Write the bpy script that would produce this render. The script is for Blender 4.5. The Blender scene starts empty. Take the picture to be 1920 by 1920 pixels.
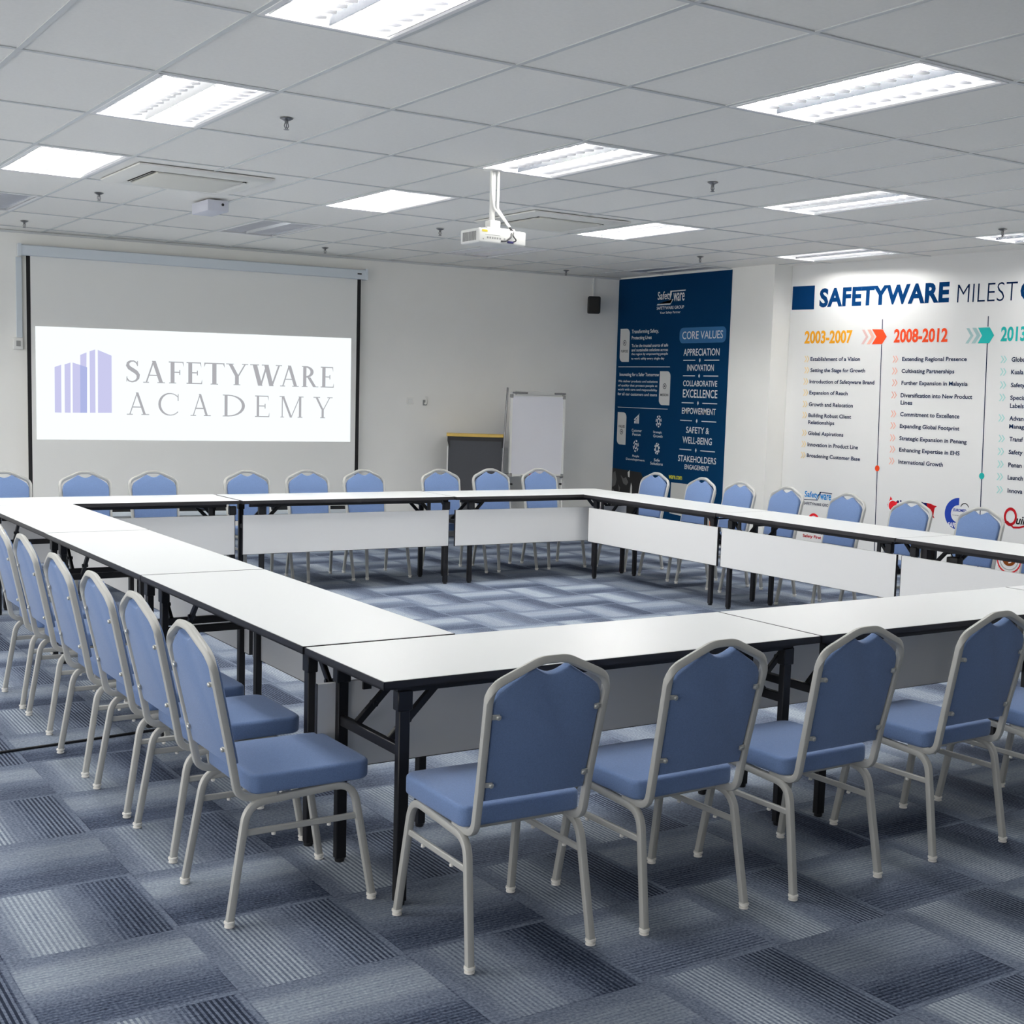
import bpy, bmesh, math, random
from mathutils import Vector, Matrix

PI = math.pi
sc = bpy.context.scene
COL = sc.collection

# ------------------------------------------------------------------ camera
yaw, pitch, roll = 0.5932, 0.1106, 0.0316
fw = Vector((math.sin(yaw)*math.cos(pitch), math.cos(yaw)*math.cos(pitch), -math.sin(pitch)))
rt = Vector((math.cos(yaw), -math.sin(yaw), 0.0))
up = rt.cross(fw)
r2 = math.cos(roll)*rt + math.sin(roll)*up
u2 = -math.sin(roll)*rt + math.cos(roll)*up
cam_data = bpy.data.cameras.new('camera')
cam = bpy.data.objects.new('camera', cam_data)
COL.objects.link(cam)
M = Matrix((r2, u2, -fw)).transposed().to_4x4()
M.translation = Vector((0, 0, 1.6371))
cam.matrix_world = M
cam_data.sensor_fit = 'HORIZONTAL'
cam_data.sensor_width = 36.0
cam_data.lens = 36.0*2472.05/1920.0
cam_data.shift_x = (960-1034.13)/1920.0
cam_data.shift_y = (1012.9-960)/1920.0
cam_data.clip_start = 0.05
cam_data.clip_end = 100
sc.camera = cam

# ------------------------------------------------------------------ world, view
W = bpy.data.worlds.new('world'); sc.world = W
W.use_nodes = True
bg = W.node_tree.nodes['Background']
bg.inputs[0].default_value = (1.0, 0.985, 0.96, 1)
bg.inputs[1].default_value = 2.0
TUBE = 60.0            # emission of the fluorescent tubes
NEAR, MIDDLE, FAR = 1.4, 1.0, 3.0   # the three lit rows, from the camera to the screen (strengths set unevenly to lift the light at the far end)
PICTURE = 0.95         # emission of the projected picture
vs = sc.view_settings
sc.display_settings.display_device = 'sRGB'
vs.view_transform = 'Standard'; vs.look = 'None'
vs.exposure = 0.20; vs.gamma = 1.0; vs.use_curve_mapping = False
try:
    sc.cycles.use_denoising = True
    sc.cycles.max_bounces = 10
    sc.cycles.diffuse_bounces = 6
    sc.cycles.glossy_bounces = 4
    sc.cycles.sample_clamp_indirect = 6.0
except Exception:
    pass

# ------------------------------------------------------------------ helpers
def lin(c):
    c = c/255.0
    return c/12.92 if c <= 0.04045 else ((c+0.055)/1.055)**2.4
def rgb(r, g, b): return (lin(r), lin(g), lin(b), 1.0)

MATS = {}
def mat(name, color, rough=0.5, metal=0.0, spec=0.5, noise=0.0, nscale=40.0, bump=0.0, bscale=200.0, emit=None):
    if name in MATS: return MATS[name]
    m = bpy.data.materials.new(name); m.use_nodes = True
    nt = m.node_tree; b = nt.nodes['Principled BSDF']
    b.inputs['Base Color'].default_value = color
    b.inputs['Roughness'].default_value = rough
    b.inputs['Metallic'].default_value = metal
    b.inputs['Specular IOR Level'].default_value = spec
    if emit:
        b.inputs['Emission Color'].default_value = emit[0]
        b.inputs['Emission Strength'].default_value = emit[1]
    if noise or bump:
        tc = nt.nodes.new('ShaderNodeTexCoord')
    if noise:
        n = nt.nodes.new('ShaderNodeTexNoise'); n.inputs['Scale'].default_value = nscale
        n.inputs['Detail'].default_value = 4
        nt.links.new(tc.outputs['Object'], n.inputs['Vector'])
        mr = nt.nodes.new('ShaderNodeMapRange')
        mr.inputs[1].default_value = 0.25; mr.inputs[2].default_value = 0.75
        mr.inputs[3].default_value = 1-noise; mr.inputs[4].default_value = 1+noise
        nt.links.new(n.outputs[0], mr.inputs[0])
        mx = nt.nodes.new('ShaderNodeVectorMath'); mx.operation = 'SCALE'
        mx.inputs[0].default_value = color[:3]
        nt.links.new(mr.outputs[0], mx.inputs['Scale'])
        nt.links.new(mx.outputs[0], b.inputs['Base Color'])
    if bump:
        n2 = nt.nodes.new('ShaderNodeTexNoise'); n2.inputs['Scale'].default_value = bscale
        nt.links.new(tc.outputs['Object'], n2.inputs['Vector'])
        bp = nt.nodes.new('ShaderNodeBump'); bp.inputs['Strength'].default_value = bump
        bp.inputs['Distance'].default_value = 0.002
        nt.links.new(n2.outputs[0], bp.inputs['Height'])
        nt.links.new(bp.outputs[0], b.inputs['Normal'])
    MATS[name] = m
    return m

def emission(name, color, strength):
    if name in MATS: return MATS[name]
    m = bpy.data.materials.new(name); m.use_nodes = True
    nt = m.node_tree; nt.nodes.clear()
    e = nt.nodes.new('ShaderNodeEmission'); o = nt.nodes.new('ShaderNodeOutputMaterial')
    e.inputs[0].default_value = color; e.inputs[1].default_value = strength
    nt.links.new(e.outputs[0], o.inputs[0])
    MATS[name] = m
    return m

class G:
    """collects the shapes of ONE mesh"""
    def __init__(s): s.v = []; s.f = []
    def add(s, verts, faces):
        o = len(s.v); s.v += [tuple(x) for x in verts]; s.f += [tuple(i+o for i in f) for f in faces]
        return s
    def box(s, x0, y0, z0, x1, y1, z1):
        v = [(x0,y0,z0),(x1,y0,z0),(x1,y1,z0),(x0,y1,z0),(x0,y0,z1),(x1,y0,z1),(x1,y1,z1),(x0,y1,z1)]
        return s.add(v, [(0,3,2,1),(4,5,6,7),(0,1,5,4),(1,2,6,5),(2,3,7,6),(3,0,4,7)])
    def rbox(s, x0, y0, z0, x1, y1, z1, r=0.005, seg=2):
        bm = bmesh.new()
        v = [bm.verts.new(p) for p in [(x0,y0,z0),(x1,y0,z0),(x1,y1,z0),(x0,y1,z0),(x0,y0,z1),(x1,y0,z1),(x1,y1,z1),(x0,y1,z1)]]
        for f in [(0,3,2,1),(4,5,6,7),(0,1,5,4),(1,2,6,5),(2,3,7,6),(3,0,4,7)]: bm.faces.new([v[i] for i in f])
        bmesh.ops.bevel(bm, geom=bm.edges[:], offset=r, segments=seg, affect='EDGES', profile=0.5)
        return s.frombm(bm)
    def frombm(s, bm):
        bm.verts.index_update()
        s.add([v.co[:] for v in bm.verts], [[v.index for v in f.verts] for f in bm.faces]); bm.free()
        return s
    def prism(s, poly, a, b, axis='y', bevel=0.0, seg=2):
        """polygon in the two other axes, from a to b along axis"""
        def P(p, t):
            if axis == 'y': return (p[0], t, p[1])
            if axis == 'z': return (p[0], p[1], t)
            return (t, p[0], p[1])
        bm = bmesh.new()
        va = [bm.verts.new(P(p, a)) for p in poly]; vb = [bm.verts.new(P(p, b)) for p in poly]
        n = len(poly)
        f1 = bm.faces.new(va); f2 = bm.faces.new(vb[::-1])
        for i in range(n):
            j = (i+1) % n
            bm.faces.new((va[j], va[i], vb[i], vb[j]))
        bmesh.ops.recalc_face_normals(bm, faces=bm.faces[:])
        if bevel:
            es = list(set(f1.edges[:]+f2.edges[:]))
            bmesh.ops.bevel(bm, geom=es, offset=bevel, segments=seg, affect='EDGES', profile=0.5)
        return s.frombm(bm)
    def tube(s, path, prof, closed=False, ref=(1,0,0)):
        """sweep a 2d profile along a path; ref stays close to profile x"""
        P = [Vector(p) for p in path]; n = len(P); k = len(prof); ref = Vector(ref)
        verts = []
        for i in range(n):
            if closed: t = (P[(i+1) % n]-P[i-1])
            else: t = P[min(i+1, n-1)]-P[max(i-1, 0)]
            t.normalize()
            x = ref - t*ref.dot(t)
            if x.length < 1e-4: x = Vector((0,1,0)) - t*t.y
            x.normalize(); y = t.cross(x)
            # mitre scale left out: the bends are rounded
            for a, b in prof: verts.append(P[i]+x*a+y*b)
        faces = []
        m = n if closed else n-1
        for i in range(m):
            j = (i+1) % n
            for q in range(k):
                q2 = (q+1) % k
                faces.append((i*k+q, i*k+q2, j*k+q2, j*k+q))
        if not closed:
            faces.append(tuple(range(k-1, -1, -1))); faces.append(tuple((n-1)*k+q for q in range(k)))
        return s.add(verts, faces)
    def cyl(s, p, q, r, n=12, r2=None):
        p = Vector(p); q = Vector(q); t = (q-p).normalized()
        x = t.orthogonal().normalized(); y = t.cross(x); r2 = r if r2 is None else r2
        v = []
        for c, rr in ((p, r), (q, r2)):
            for i in range(n):
                a = 2*PI*i/n; v.append(c+x*math.cos(a)*rr+y*math.sin(a)*rr)
        f = [(i, (i+1) % n, n+(i+1) % n, n+i) for i in range(n)]
        f.append(tuple(range(n-1, -1, -1))); f.append(tuple(range(n, 2*n)))
        return s.add(v, f)
    def lathe(s, pts, c=(0,0,0), n=14):
        v = []; f = []
        for r, z in pts:
            for i in range(n):
                a = 2*PI*i/n; v.append((c[0]+r*math.cos(a), c[1]+r*math.sin(a), c[2]+z))
        for j in range(len(pts)-1):
            for i in range(n):
                k = (i+1) % n; f.append((j*n+i, j*n+k, (j+1)*n+k, (j+1)*n+i))
        f.append(tuple(range(n-1, -1, -1))); f.append(tuple((len(pts)-1)*n+i for i in range(n)))
        return s.add(v, f)
    def flat(s, poly, y, t=0.0015):
        """thin printed shape facing -y"""
        return s.prism(poly, y-t, y)

def circ(r, n=10): return [(r*math.cos(2*PI*i/n), r*math.sin(2*PI*i/n)) for i in range(n)]
def rrect(w, h, r, n=2):
    out = []
    for cx, cy, a0 in ((w/2-r, h/2-r, 0), (-w/2+r, h/2-r, PI/2), (-w/2+r, -h/2+r, PI), (w/2-r, -h/2+r, 1.5*PI)):
        for i in range(n+1):
            a = a0+PI/2*i/n; out.append((cx+r*math.cos(a), cy+r*math.sin(a)))
    return out
def fillet(pts, rad, n=6):
    P = [Vector(p) for p in pts]; out = [P[0]]
    for i in range(1, len(P)-1):
        r = rad[i-1] if isinstance(rad, (list, tuple)) else rad
        a = (P[i-1]-P[i]).normalized(); b = (P[i+1]-P[i]).normalized()
        ang = a.angle(b); d = r/math.tan(ang/2)
        d = min(d, (P[i-1]-P[i]).length*0.49, (P[i+1]-P[i]).length*0.49)
        s_, e_ = P[i]+a*d, P[i]+b*d
        for k in range(n+1):
            t = k/n; out.append(s_*(1-t)**2+P[i]*2*t*(1-t)+e_*t*t)
    out.append(P[-1]); return out

def mesh_of(name, g, m, smooth=40):
    me = bpy.data.meshes.new(name)
    me.from_pydata(g.v, [], g.f); me.validate(); me.update()
    if smooth:
        me.shade_smooth(); me.set_sharp_from_angle(angle=math.radians(smooth))
    if m: me.materials.append(m)
    return me
def obj(name, g, m, parent=None, smooth=40):
    o = bpy.data.objects.new(name, mesh_of(name, g, m, smooth))
    COL.objects.link(o)
    if parent: o.parent = parent
    return o
def tag(o, label, cat, group=None):
    o['label'] = label; o['category'] = cat
    if group: o['group'] = group
    return o
def thing(name, label, cat, loc=(0,0,0), rz=0.0, group=None):
    o = bpy.data.objects.new(name, None); COL.objects.link(o)
    o.empty_display_size = 0.1
    o.location = loc; o.rotation_euler = (0, 0, rz)
    return tag(o, label, cat, group)
def struct(name, g, m, smooth=0):
    o = obj(name, g, m, None, smooth); o['kind'] = 'structure'; return o
def kids(o): return CH.get(o.name, [])
CH = {}
def reg(root):
    """remember a prototype's children before copying"""
    for o in list(COL.objects):
        if o.parent: 
            l = CH.setdefault(o.parent.name, [])
            if o not in l: l.append(o)
def dup(root, loc, rz, label, group=None):
    r = root.copy(); COL.objects.link(r); r.location = loc; r.rotation_euler = (0, 0, rz)
    r['label'] = label
    if group: r['group'] = group
    for ch in kids(root):
        c = ch.copy(); COL.objects.link(c); c.parent = r
        for g in kids(ch):
            d = g.copy(); COL.objects.link(d); d.parent = c
    return r

_txt_cache = {}
def text_poly(string, bold=0.0, shear=0.0, space=1.0):
    """a line of lettering as flat polygons, scaled to the unit square of its own outline"""
    key = (string, bold, shear, space)
    if key in _txt_cache: return _txt_cache[key]
    cu = bpy.data.curves.new('lettering', 'FONT'); cu.body = string; cu.size = 1.0
    cu.offset = bold; cu.shear = shear; cu.space_character = space; cu.resolution_u = 3
    cu.fill_mode = 'FRONT' if hasattr(cu, 'fill_mode') else cu.fill_mode
    o = bpy.data.objects.new('lettering', cu); COL.objects.link(o)
    dg = bpy.context.evaluated_depsgraph_get(); dg.update()
    me = bpy.data.meshes.new_from_object(o.evaluated_get(dg))
    v = [(p.co.x, p.co.y) for p in me.vertices]; f = [tuple(p.vertices) for p in me.polygons]
    bpy.data.objects.remove(o); bpy.data.curves.remove(cu); bpy.data.meshes.remove(me)
    x0 = min(a for a, b in v); x1 = max(a for a, b in v); y0 = min(b for a, b in v); y1 = max(b for a, b in v)
    v = [((a-x0)/(x1-x0), (b-y0)/(y1-y0)) for a, b in v]
    _txt_cache[key] = (v, f); return v, f
def put_text(g, string, x0, z0, x1, z1, y, bold=0.0, shear=0.0, space=1.0, drop=0.0):
    """letter a line into the rectangle x0..x1, z0..z1 of a wall; drop: how far the right end sits lower"""
    v, f = text_poly(string, bold, shear, space)
    w, h = x1-x0, z1-z0
    g.add([(x0+a*w, y, z0+b*h-drop*a) for a, b in v], [q if True else q for q in f])
    return g

# ------------------------------------------------------------------ materials
m_wall = mat('wall_paint_lightened', rgb(246, 245, 240), 0.75, noise=0.015, nscale=3)  # lightened in the colour to make up for weak light on the back wall
m_paper = mat('mural_wallpaper_toned_down', rgb(230, 230, 228), 0.7)  # toned down in the colour to offset the stronger light on this wall
m_tile = mat('ceiling_tile', rgb(248, 246, 240), 0.9, noise=0.02, nscale=60, bump=0.25, bscale=300)
m_tbar = mat('ceiling_bar_paint', rgb(205, 208, 208), 0.35)
m_white = mat('white_laminate', rgb(227, 229, 229), 0.32, spec=0.45)
m_panel = mat('grey_white_laminate', rgb(234, 234, 233), 0.5)
m_edge = mat('black_edge_band', rgb(34, 33, 36), 0.45)
m_black = mat('black_painted_steel', rgb(22, 22, 26), 0.4, spec=0.4)
m_frame = mat('silver_grey_paint', rgb(184, 184, 180), 0.4, metal=0.1, spec=0.5)
m_screw = mat('bright_zinc', rgb(205, 205, 200), 0.3, metal=0.6)
m_glide = mat('white_plastic_glide', rgb(238, 236, 230), 0.4)
m_fabric = mat('blue_woven_fabric', rgb(110, 133, 174), 0.9, spec=0.15, noise=0.12, nscale=260, bump=0.4, bscale=700)
m_alu = mat('polished_aluminium', rgb(232, 234, 238), 0.22, metal=0.9)
m_blade = mat('louvre_mirror_aluminium', rgb(225, 226, 230), 0.42, metal=1.0)
m_lampwhite = mat('lamp_housing_white', rgb(240, 240, 240), 0.45)
m_tubes = {j: emission('fluorescent_tube_row_%d' % k, (1.0, 0.985, 0.955, 1), TUBE*f) for k, (j, f) in enumerate(((-1, NEAR), (1, MIDDLE), (3, FAR)))}
m_tubeoff = mat('unlit_tube_glass', rgb(236, 238, 238), 0.2)
m_plastic = mat('white_plastic', rgb(236, 236, 232), 0.4)
m_offwhite = mat('cream_plastic', rgb(234, 233, 226), 0.5)
m_grey = mat('grey_plastic', rgb(150, 150, 148), 0.5)
m_dark = mat('dark_plastic', rgb(28, 28, 30), 0.5)
m_chrome = mat('dull_chrome', rgb(130, 130, 132), 0.3, metal=0.8)
m_screencloth = mat('screen_fabric', rgb(240, 240, 236), 0.85)
m_screenblack = mat('screen_black_border', rgb(20, 20, 22), 0.8)
m_casing = mat('screen_casing', rgb(214, 222, 228), 0.4)
m_navy = mat('poster_navy_print', rgb(2, 52, 90), 0.9, spec=.1)
m_print = mat('poster_white_print', rgb(222, 222, 222), 0.6)

_fb = m_fabric.node_tree.nodes['Principled BSDF']
_fb.inputs['Sheen Weight'].default_value = 0.25; _fb.inputs['Sheen Roughness'].default_value = 0.4
# ------------------------------------------------------------------ carpet (quarter-turned half-metre tiles)
def carpet():
    m = bpy.data.materials.new('carpet_tiles'); m.use_nodes = True
    nt = m.node_tree; N = nt.nodes; L = nt.links; b = N['Principled BSDF']
    def math_(op, a, b_=None, c=None):
        n = N.new('ShaderNodeMath'); n.operation = op
        for i, x in enumerate((a, b_, c)):
            if x is None: continue
            if isinstance(x, (int, float)): n.inputs[i].default_value = x
            else: L.new(x, n.inputs[i])
        return n.outputs[0]
    def step(x, a, c):      # smoothstep
        n = N.new('ShaderNodeMapRange'); n.interpolation_type = 'SMOOTHSTEP'
        n.inputs[1].default_value = a; n.inputs[2].default_value = c
        L.new(x, n.inputs[0]); return n.outputs[0]
    tc = N.new('ShaderNodeTexCoord'); sx = N.new('ShaderNodeSeparateXYZ')
    L.new(tc.outputs['Object'], sx.inputs[0])
    u = math_('DIVIDE', math_('ADD', sx.outputs[0], 10*1.0-1.24), 0.5)
    v = math_('DIVIDE', math_('ADD', sx.outputs[1], 10*1.0-3.773), 0.5)
    iu = math_('FLOOR', u); iv = math_('FLOOR', v)
    lu = math_('SUBTRACT', u, iu); lv = math_('SUBTRACT', v, iv)
    par = math_('MODULO', math_('ADD', iu, iv), 2.0)
    cv = N.new('ShaderNodeCombineXYZ'); L.new(iu, cv.inputs[0]); L.new(iv, cv.inputs[1])
    wn = N.new('ShaderNodeTexWhiteNoise'); wn.noise_dimensions = '3D'; L.new(cv.outputs[0], wn.inputs['Vector'])
    rs = N.new('ShaderNodeSeparateColor'); L.new(wn.outputs['Color'], rs.inputs[0])
    ra, rb, rc = rs.outputs[0], rs.outputs[1], rs.outputs[2]
    # across-band coordinate t, along-band coordinate q
    ilv = math_('SUBTRACT', 1.0, lv)
    def sel(a, c):          # parity 1 -> a, else c
        return math_('ADD', math_('MULTIPLY', a, par), math_('MULTIPLY', c, math_('SUBTRACT', 1.0, par)))
    t = sel(lu, ilv); q = sel(lv, lu)
    light = math_('MULTIPLY', step(t, 0.06, 0.22), math_('SUBTRACT', 1.0, step(t, 0.40, 0.56)))
    dark = math_('MULTIPLY', step(t, 0.54, 0.78), math_('SUBTRACT', 1.0, step(t, 0.93, 0.985)))
    val = math_('ADD', 0.40, math_('SUBTRACT', math_('MULTIPLY', light, math_('ADD', 0.11, math_('MULTIPLY', ra, 0.17))),
                                   math_('MULTIPLY', dark, math_('ADD', math_('ADD', 0.12, math_('MULTIPLY', par, 0.05)), math_('MULTIPLY', rb, 0.16)))))
    # fine woven lines inside the two bands
    tri = math_('PINGPONG', math_('MULTIPLY', t, 32.0), 0.5)          # 0..0.5, sixteen-millimetre repeat
    ln = step(tri, 0.18, 0.32)
    sharp = math_('ADD', 0.25, math_('MULTIPLY', math_('POWER', rc, 1.0), 0.75))
    sharp = math_('MULTIPLY', sharp, math_('ADD', 0.45, math_('MULTIPLY', par, 0.55)))
    band = math_('ADD', light, dark)
    lines = math_('MULTIPLY', math_('MULTIPLY', math_('SUBTRACT', ln, 0.62), band), math_('MULTIPLY', sharp, -0.46))
    val = math_('ADD', val, lines)
    # streaks along the band and pile fleck
    mp = N.new('ShaderNodeCombineXYZ')
    L.new(math_('MULTIPLY', t, 26.0), mp.inputs[0]); L.new(math_('MULTIPLY', q, 4.0), mp.inputs[1])
    L.new(math_('MULTIPLY', math_('ADD', iu, math_('MULTIPLY', iv, 7.3)), 3.1), mp.inputs[2])
    n1 = N.new('ShaderNodeTexNoise'); n1.inputs['Scale'].default_value = 1.0; n1.inputs['Detail'].default_value = 3
    L.new(mp.outputs[0], n1.inputs['Vector'])
    val = math_('ADD', val, math_('MULTIPLY', math_('SUBTRACT', n1.outputs[0], 0.5), 0.22))
    n2 = N.new('ShaderNodeTexNoise'); n2.inputs['Scale'].default_value = 110.0; n2.inputs['Detail'].default_value = 4
    L.new(tc.outputs['Object'], n2.inputs['Vector'])
    val = math_('ADD', val, math_('MULTIPLY', math_('SUBTRACT', n2.outputs[0], 0.5), 0.75))
    # tile joints
    e = math_('MINIMUM', math_('MINIMUM', lu, math_('SUBTRACT', 1.0, lu)), math_('MINIMUM', lv, ilv))
    joint = math_('SUBTRACT', 1.0, step(e, 0.002, 0.010))
    val = math_('SUBTRACT', val, math_('MULTIPLY', joint, math_('MULTIPLY', rb, 0.16)))
    cr = N.new('ShaderNodeValToRGB')
    el = cr.color_ramp.elements
    el[0].position = 0.0; el[0].color = rgb(36, 43, 60)
    el[1].position = 1.0; el[1].color = rgb(191, 199, 207)
    for p, c in ((0.2, rgb(73, 83, 102)), (0.42, rgb(113, 122, 139)), (0.7, rgb(149, 159, 171))):
        x = el.new(p); x.color = c
    L.new(val, cr.inputs[0]); L.new(cr.outputs[0], b.inputs['Base Color'])
    b.inputs['Roughness'].default_value = 0.95; b.inputs['Specular IOR Level'].default_value = 0.1
    bp = N.new('ShaderNodeBump'); bp.inputs['Strength'].default_value = 0.35; bp.inputs['Distance'].default_value = 0.003
    L.new(n2.outputs[0], bp.inputs['Height']); L.new(bp.outputs[0], b.inputs['Normal'])
    return m

# ------------------------------------------------------------------ room shell
H = 3.05
GX, GY = 1.9345, 5.0358                       # ceiling grid origin, cells 0.6 x 1.2
WA, WB = Vector((2.76, 13.81)), Vector((9.70, 13.05))          # back wall line
WT = (WB-WA).normalized(); WANG = math.atan2(WT.y, WT.x)
RA, RB = Vector((9.92, 10.34)), Vector((10.15, 7.65))          # right wall (mural) line
RT = (RB-RA).normalized(); RANG = math.atan2(RT.y, RT.x)
PX = 9.68                                                       # poster wall plane

struct('floor', G().box(-4.2, -3.2, -0.08, 11.2, 14.9, 0.0), carpet())

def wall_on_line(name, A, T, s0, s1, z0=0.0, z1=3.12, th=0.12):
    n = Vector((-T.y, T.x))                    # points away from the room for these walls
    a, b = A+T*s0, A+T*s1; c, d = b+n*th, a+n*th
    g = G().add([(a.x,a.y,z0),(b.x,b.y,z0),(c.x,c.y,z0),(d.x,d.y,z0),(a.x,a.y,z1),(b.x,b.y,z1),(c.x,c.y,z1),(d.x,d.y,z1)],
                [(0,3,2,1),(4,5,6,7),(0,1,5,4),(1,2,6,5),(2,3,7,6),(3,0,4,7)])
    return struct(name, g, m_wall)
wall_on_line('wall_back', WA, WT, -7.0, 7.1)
wall_on_line('wall_right', RA, RT, 0.0, 12.5).data.materials[0] = m_paper
# the part of the right wall that stands further into the room and carries the poster, ending in a pier
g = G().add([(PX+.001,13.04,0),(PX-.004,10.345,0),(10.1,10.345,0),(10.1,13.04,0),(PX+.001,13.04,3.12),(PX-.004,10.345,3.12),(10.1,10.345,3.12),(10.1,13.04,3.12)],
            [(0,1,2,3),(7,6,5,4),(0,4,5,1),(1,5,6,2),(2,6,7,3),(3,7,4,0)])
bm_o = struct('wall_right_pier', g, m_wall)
struct('wall_front', G().box(-4.2, -3.2, 0, 11.2, -3.08, 3.12), mat('wall_paint_grey', rgb(185, 185, 182), .8))

# fixtures: (column, row, lit)
LIT = [(i, j) for j in (-1, 1, 3) for i in (-4, 0, 4, 8, 12)]+[(-4, 5)]  # last one unseen, added in the unlit row to brighten the back wall
OFF = [(i, 5) for i in (0, 4, 8, 12)]
holes = set(LIT+OFF)
I0, I1, J0, J1 = -10, 14, -7, 8
g = G()
for i in range(I0, I1):
    for j in range(J0, J1):
        if (i, j) in holes: continue
        x0, y0 = GX+.6*i, GY+1.2*j
        g.add([(x0,y0,H+.004),(x0,y0+1.2,H+.004),(x0+.6,y0+1.2,H+.004),(x0+.6,y0,H+.004)], [(0,1,2,3)])
struct('ceiling', g, m_tile)
g = G()
bw = 0.012
ys, ye = GY+1.2*J0, GY+1.2*J1; xs, xe = GX+.6*I0, GX+.6*I1
for i in range(I0, I1+1):
    x = GX+.6*i; g.box(x-bw, ys, H-.001, x+bw, ye, H+.0035)
for j in range(J0, J1+1):
    y = GY+1.2*j; g.box(xs, y-bw, H-.0015, xe, y+bw, H+.003)
struct('trim_1', g, m_tbar)
g = G()
n = Vector((-WT.y, WT.x)); a = WA-WT*6.9; b = WA+WT*6.96
g.add([(a.x,a.y,H-.02),(b.x,b.y,H-.02),((b-n*.02).x,(b-n*.02).y,H-.02),((a-n*.02).x,(a-n*.02).y,H-.02),
       (a.x,a.y,H),(b.x,b.y,H),((b-n*.02).x,(b-n*.02).y,H),((a-n*.02).x,(a-n*.02).y,H)],
      [(0,1,2,3),(7,6,5,4),(0,4,5,1),(1,5,6,2),(2,6,7,3),(3,7,4,0)])
struct('trim_2', g, m_tbar)

# ------------------------------------------------------------------ ceiling lights
def make_light(row, label, group):
    lit = row != 5
    t = thing('ceiling_light', label, 'ceiling light', (0, 0, H), 0, group)
    x, y = 0.288, 0.588
    g = G()                                   # housing: open-bottomed white box with a flange
    g.box(-x, -y, .10, x, y, .104)
    g.box(-x, -y, 0, -x+.004, y, .10); g.box(x-.004, -y, 0, x, y, .10)
    g.box(-x, -y, 0, x, -y+.004, .10); g.box(-x, y-.004, 0, x, y, .10)
    obj('housing', g, m_lampwhite, t)
    g = G()
    g.box(-x, -y, -.004, -x+.022, y, .002); g.box(x-.022, -y, -.004, x, y, .002)
    g.box(-x, -y, -.004, x, -y+.022, .002); g.box(-x, y-.022, -.004, x, y, .002)
    obj('rim', g, m_lampwhite, t)
    for cx in (-.135, .135):
        g = G().cyl((cx, -y+.04, .046), (cx, y-.04, .046), .0145, 10)
        obj('tube', g, m_tubes[row] if lit else m_tubeoff, t)
    g = G()                                   # lengthwise reflectors, V-shaped
    for cx, w in ((0, .030), (-.252, .014), (.252, .014)):
        g.add([(cx-w,-y+.03,.034),(cx+w,-y+.03,.034),(cx+.003,-y+.03,.0),(cx-.003,-y+.03,.0),
               (cx-w,y-.03,.034),(cx+w,y-.03,.034),(cx+.003,y-.03,.0),(cx-.003,y-.03,.0)],
              [(0,1,2,3),(7,6,5,4),(0,4,5,1),(1,5,6,2),(2,6,7,3),(3,7,4,0)])
    obj('reflector', g, m_alu, t)
    for cx in (-.139, .139):                  # one row of cross blades per tube
        g = G()
        for k in range(12):
            yy = -y+.075+k*(2*y-.15)/11
            poly = []
            n_ = 8
            lo = [(cx+(-1+2*q/n_)*.105, .001+.012*(-1+2*q/n_)**2) for q in range(n_+1)]
            V = []
            for X, Z in lo: V += [(X, yy-.0018, Z), (X, yy+.0018, Z), (X, yy+.0050, .021), (X, yy-.0050, .021)]
            F = [(0,1,2,3), (n_*4+3,n_*4+2,n_*4+1,n_*4)]
            for q in range(n_):
                o_ = q*4
                for e0 in range(4): F.append((o_+e0, o_+4+e0, o_+4+(e0+1) % 4, o_+(e0+1) % 4))
            g.add(V, F)
        obj('louvre_blades', g, m_blade, t)
    return t
LNAME = {(0,-1):'lit louvred ceiling light cut by the top edge of the picture', (4,-1):'large lit louvred ceiling light at upper right, nearest the mural',
 (0,1):'lit louvred ceiling light at upper left above the left tables', (4,1):'lit louvred ceiling light right above the projector pole',
 (8,1):'lit louvred ceiling light above the right table row, with a sprinkler at its left', (12,1):'lit louvred ceiling light cut by the right edge of the picture',
 (0,3):'lit louvred ceiling light at the left edge beside the air conditioner', (4,3):'lit louvred ceiling light between the air conditioner and the projector',
 (8,3):'lit louvred ceiling light to the right of the projector', (12,3):'lit louvred ceiling light in front of the mural title, close to the pier',
 (0,5):'unlit louvred ceiling light at the far left edge', (4,5):'unlit louvred ceiling light above the projection screen',
 (8,5):'unlit louvred ceiling light just behind the projector', (12,5):'unlit louvred ceiling light above the blue poster'}
plights = {j: make_light(j, '', 'lit ceiling lights' if j != 5 else 'unlit ceiling lights') for j in (-1, 1, 3, 5)}; reg(None)
used = {}
for i, j in LIT+OFF:
    lit = (i, j) in LIT; p = plights[{(-4, 5): 3, (12, 3): 1}.get((i, j), j)]
    lab = LNAME.get((i, j), 'unseen lit louvred ceiling light outside the picture, row %d to the side %d' % (j+2, i+5))
    loc = (GX+.6*i+.3, GY+1.2*j+.6, H); gr = 'lit ceiling lights' if lit else 'unlit ceiling lights'
    if j not in used and i == 0: p.location = loc; p['label'] = lab; used[j] = 1
    else: dup(p, loc, 0, lab, gr)

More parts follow.
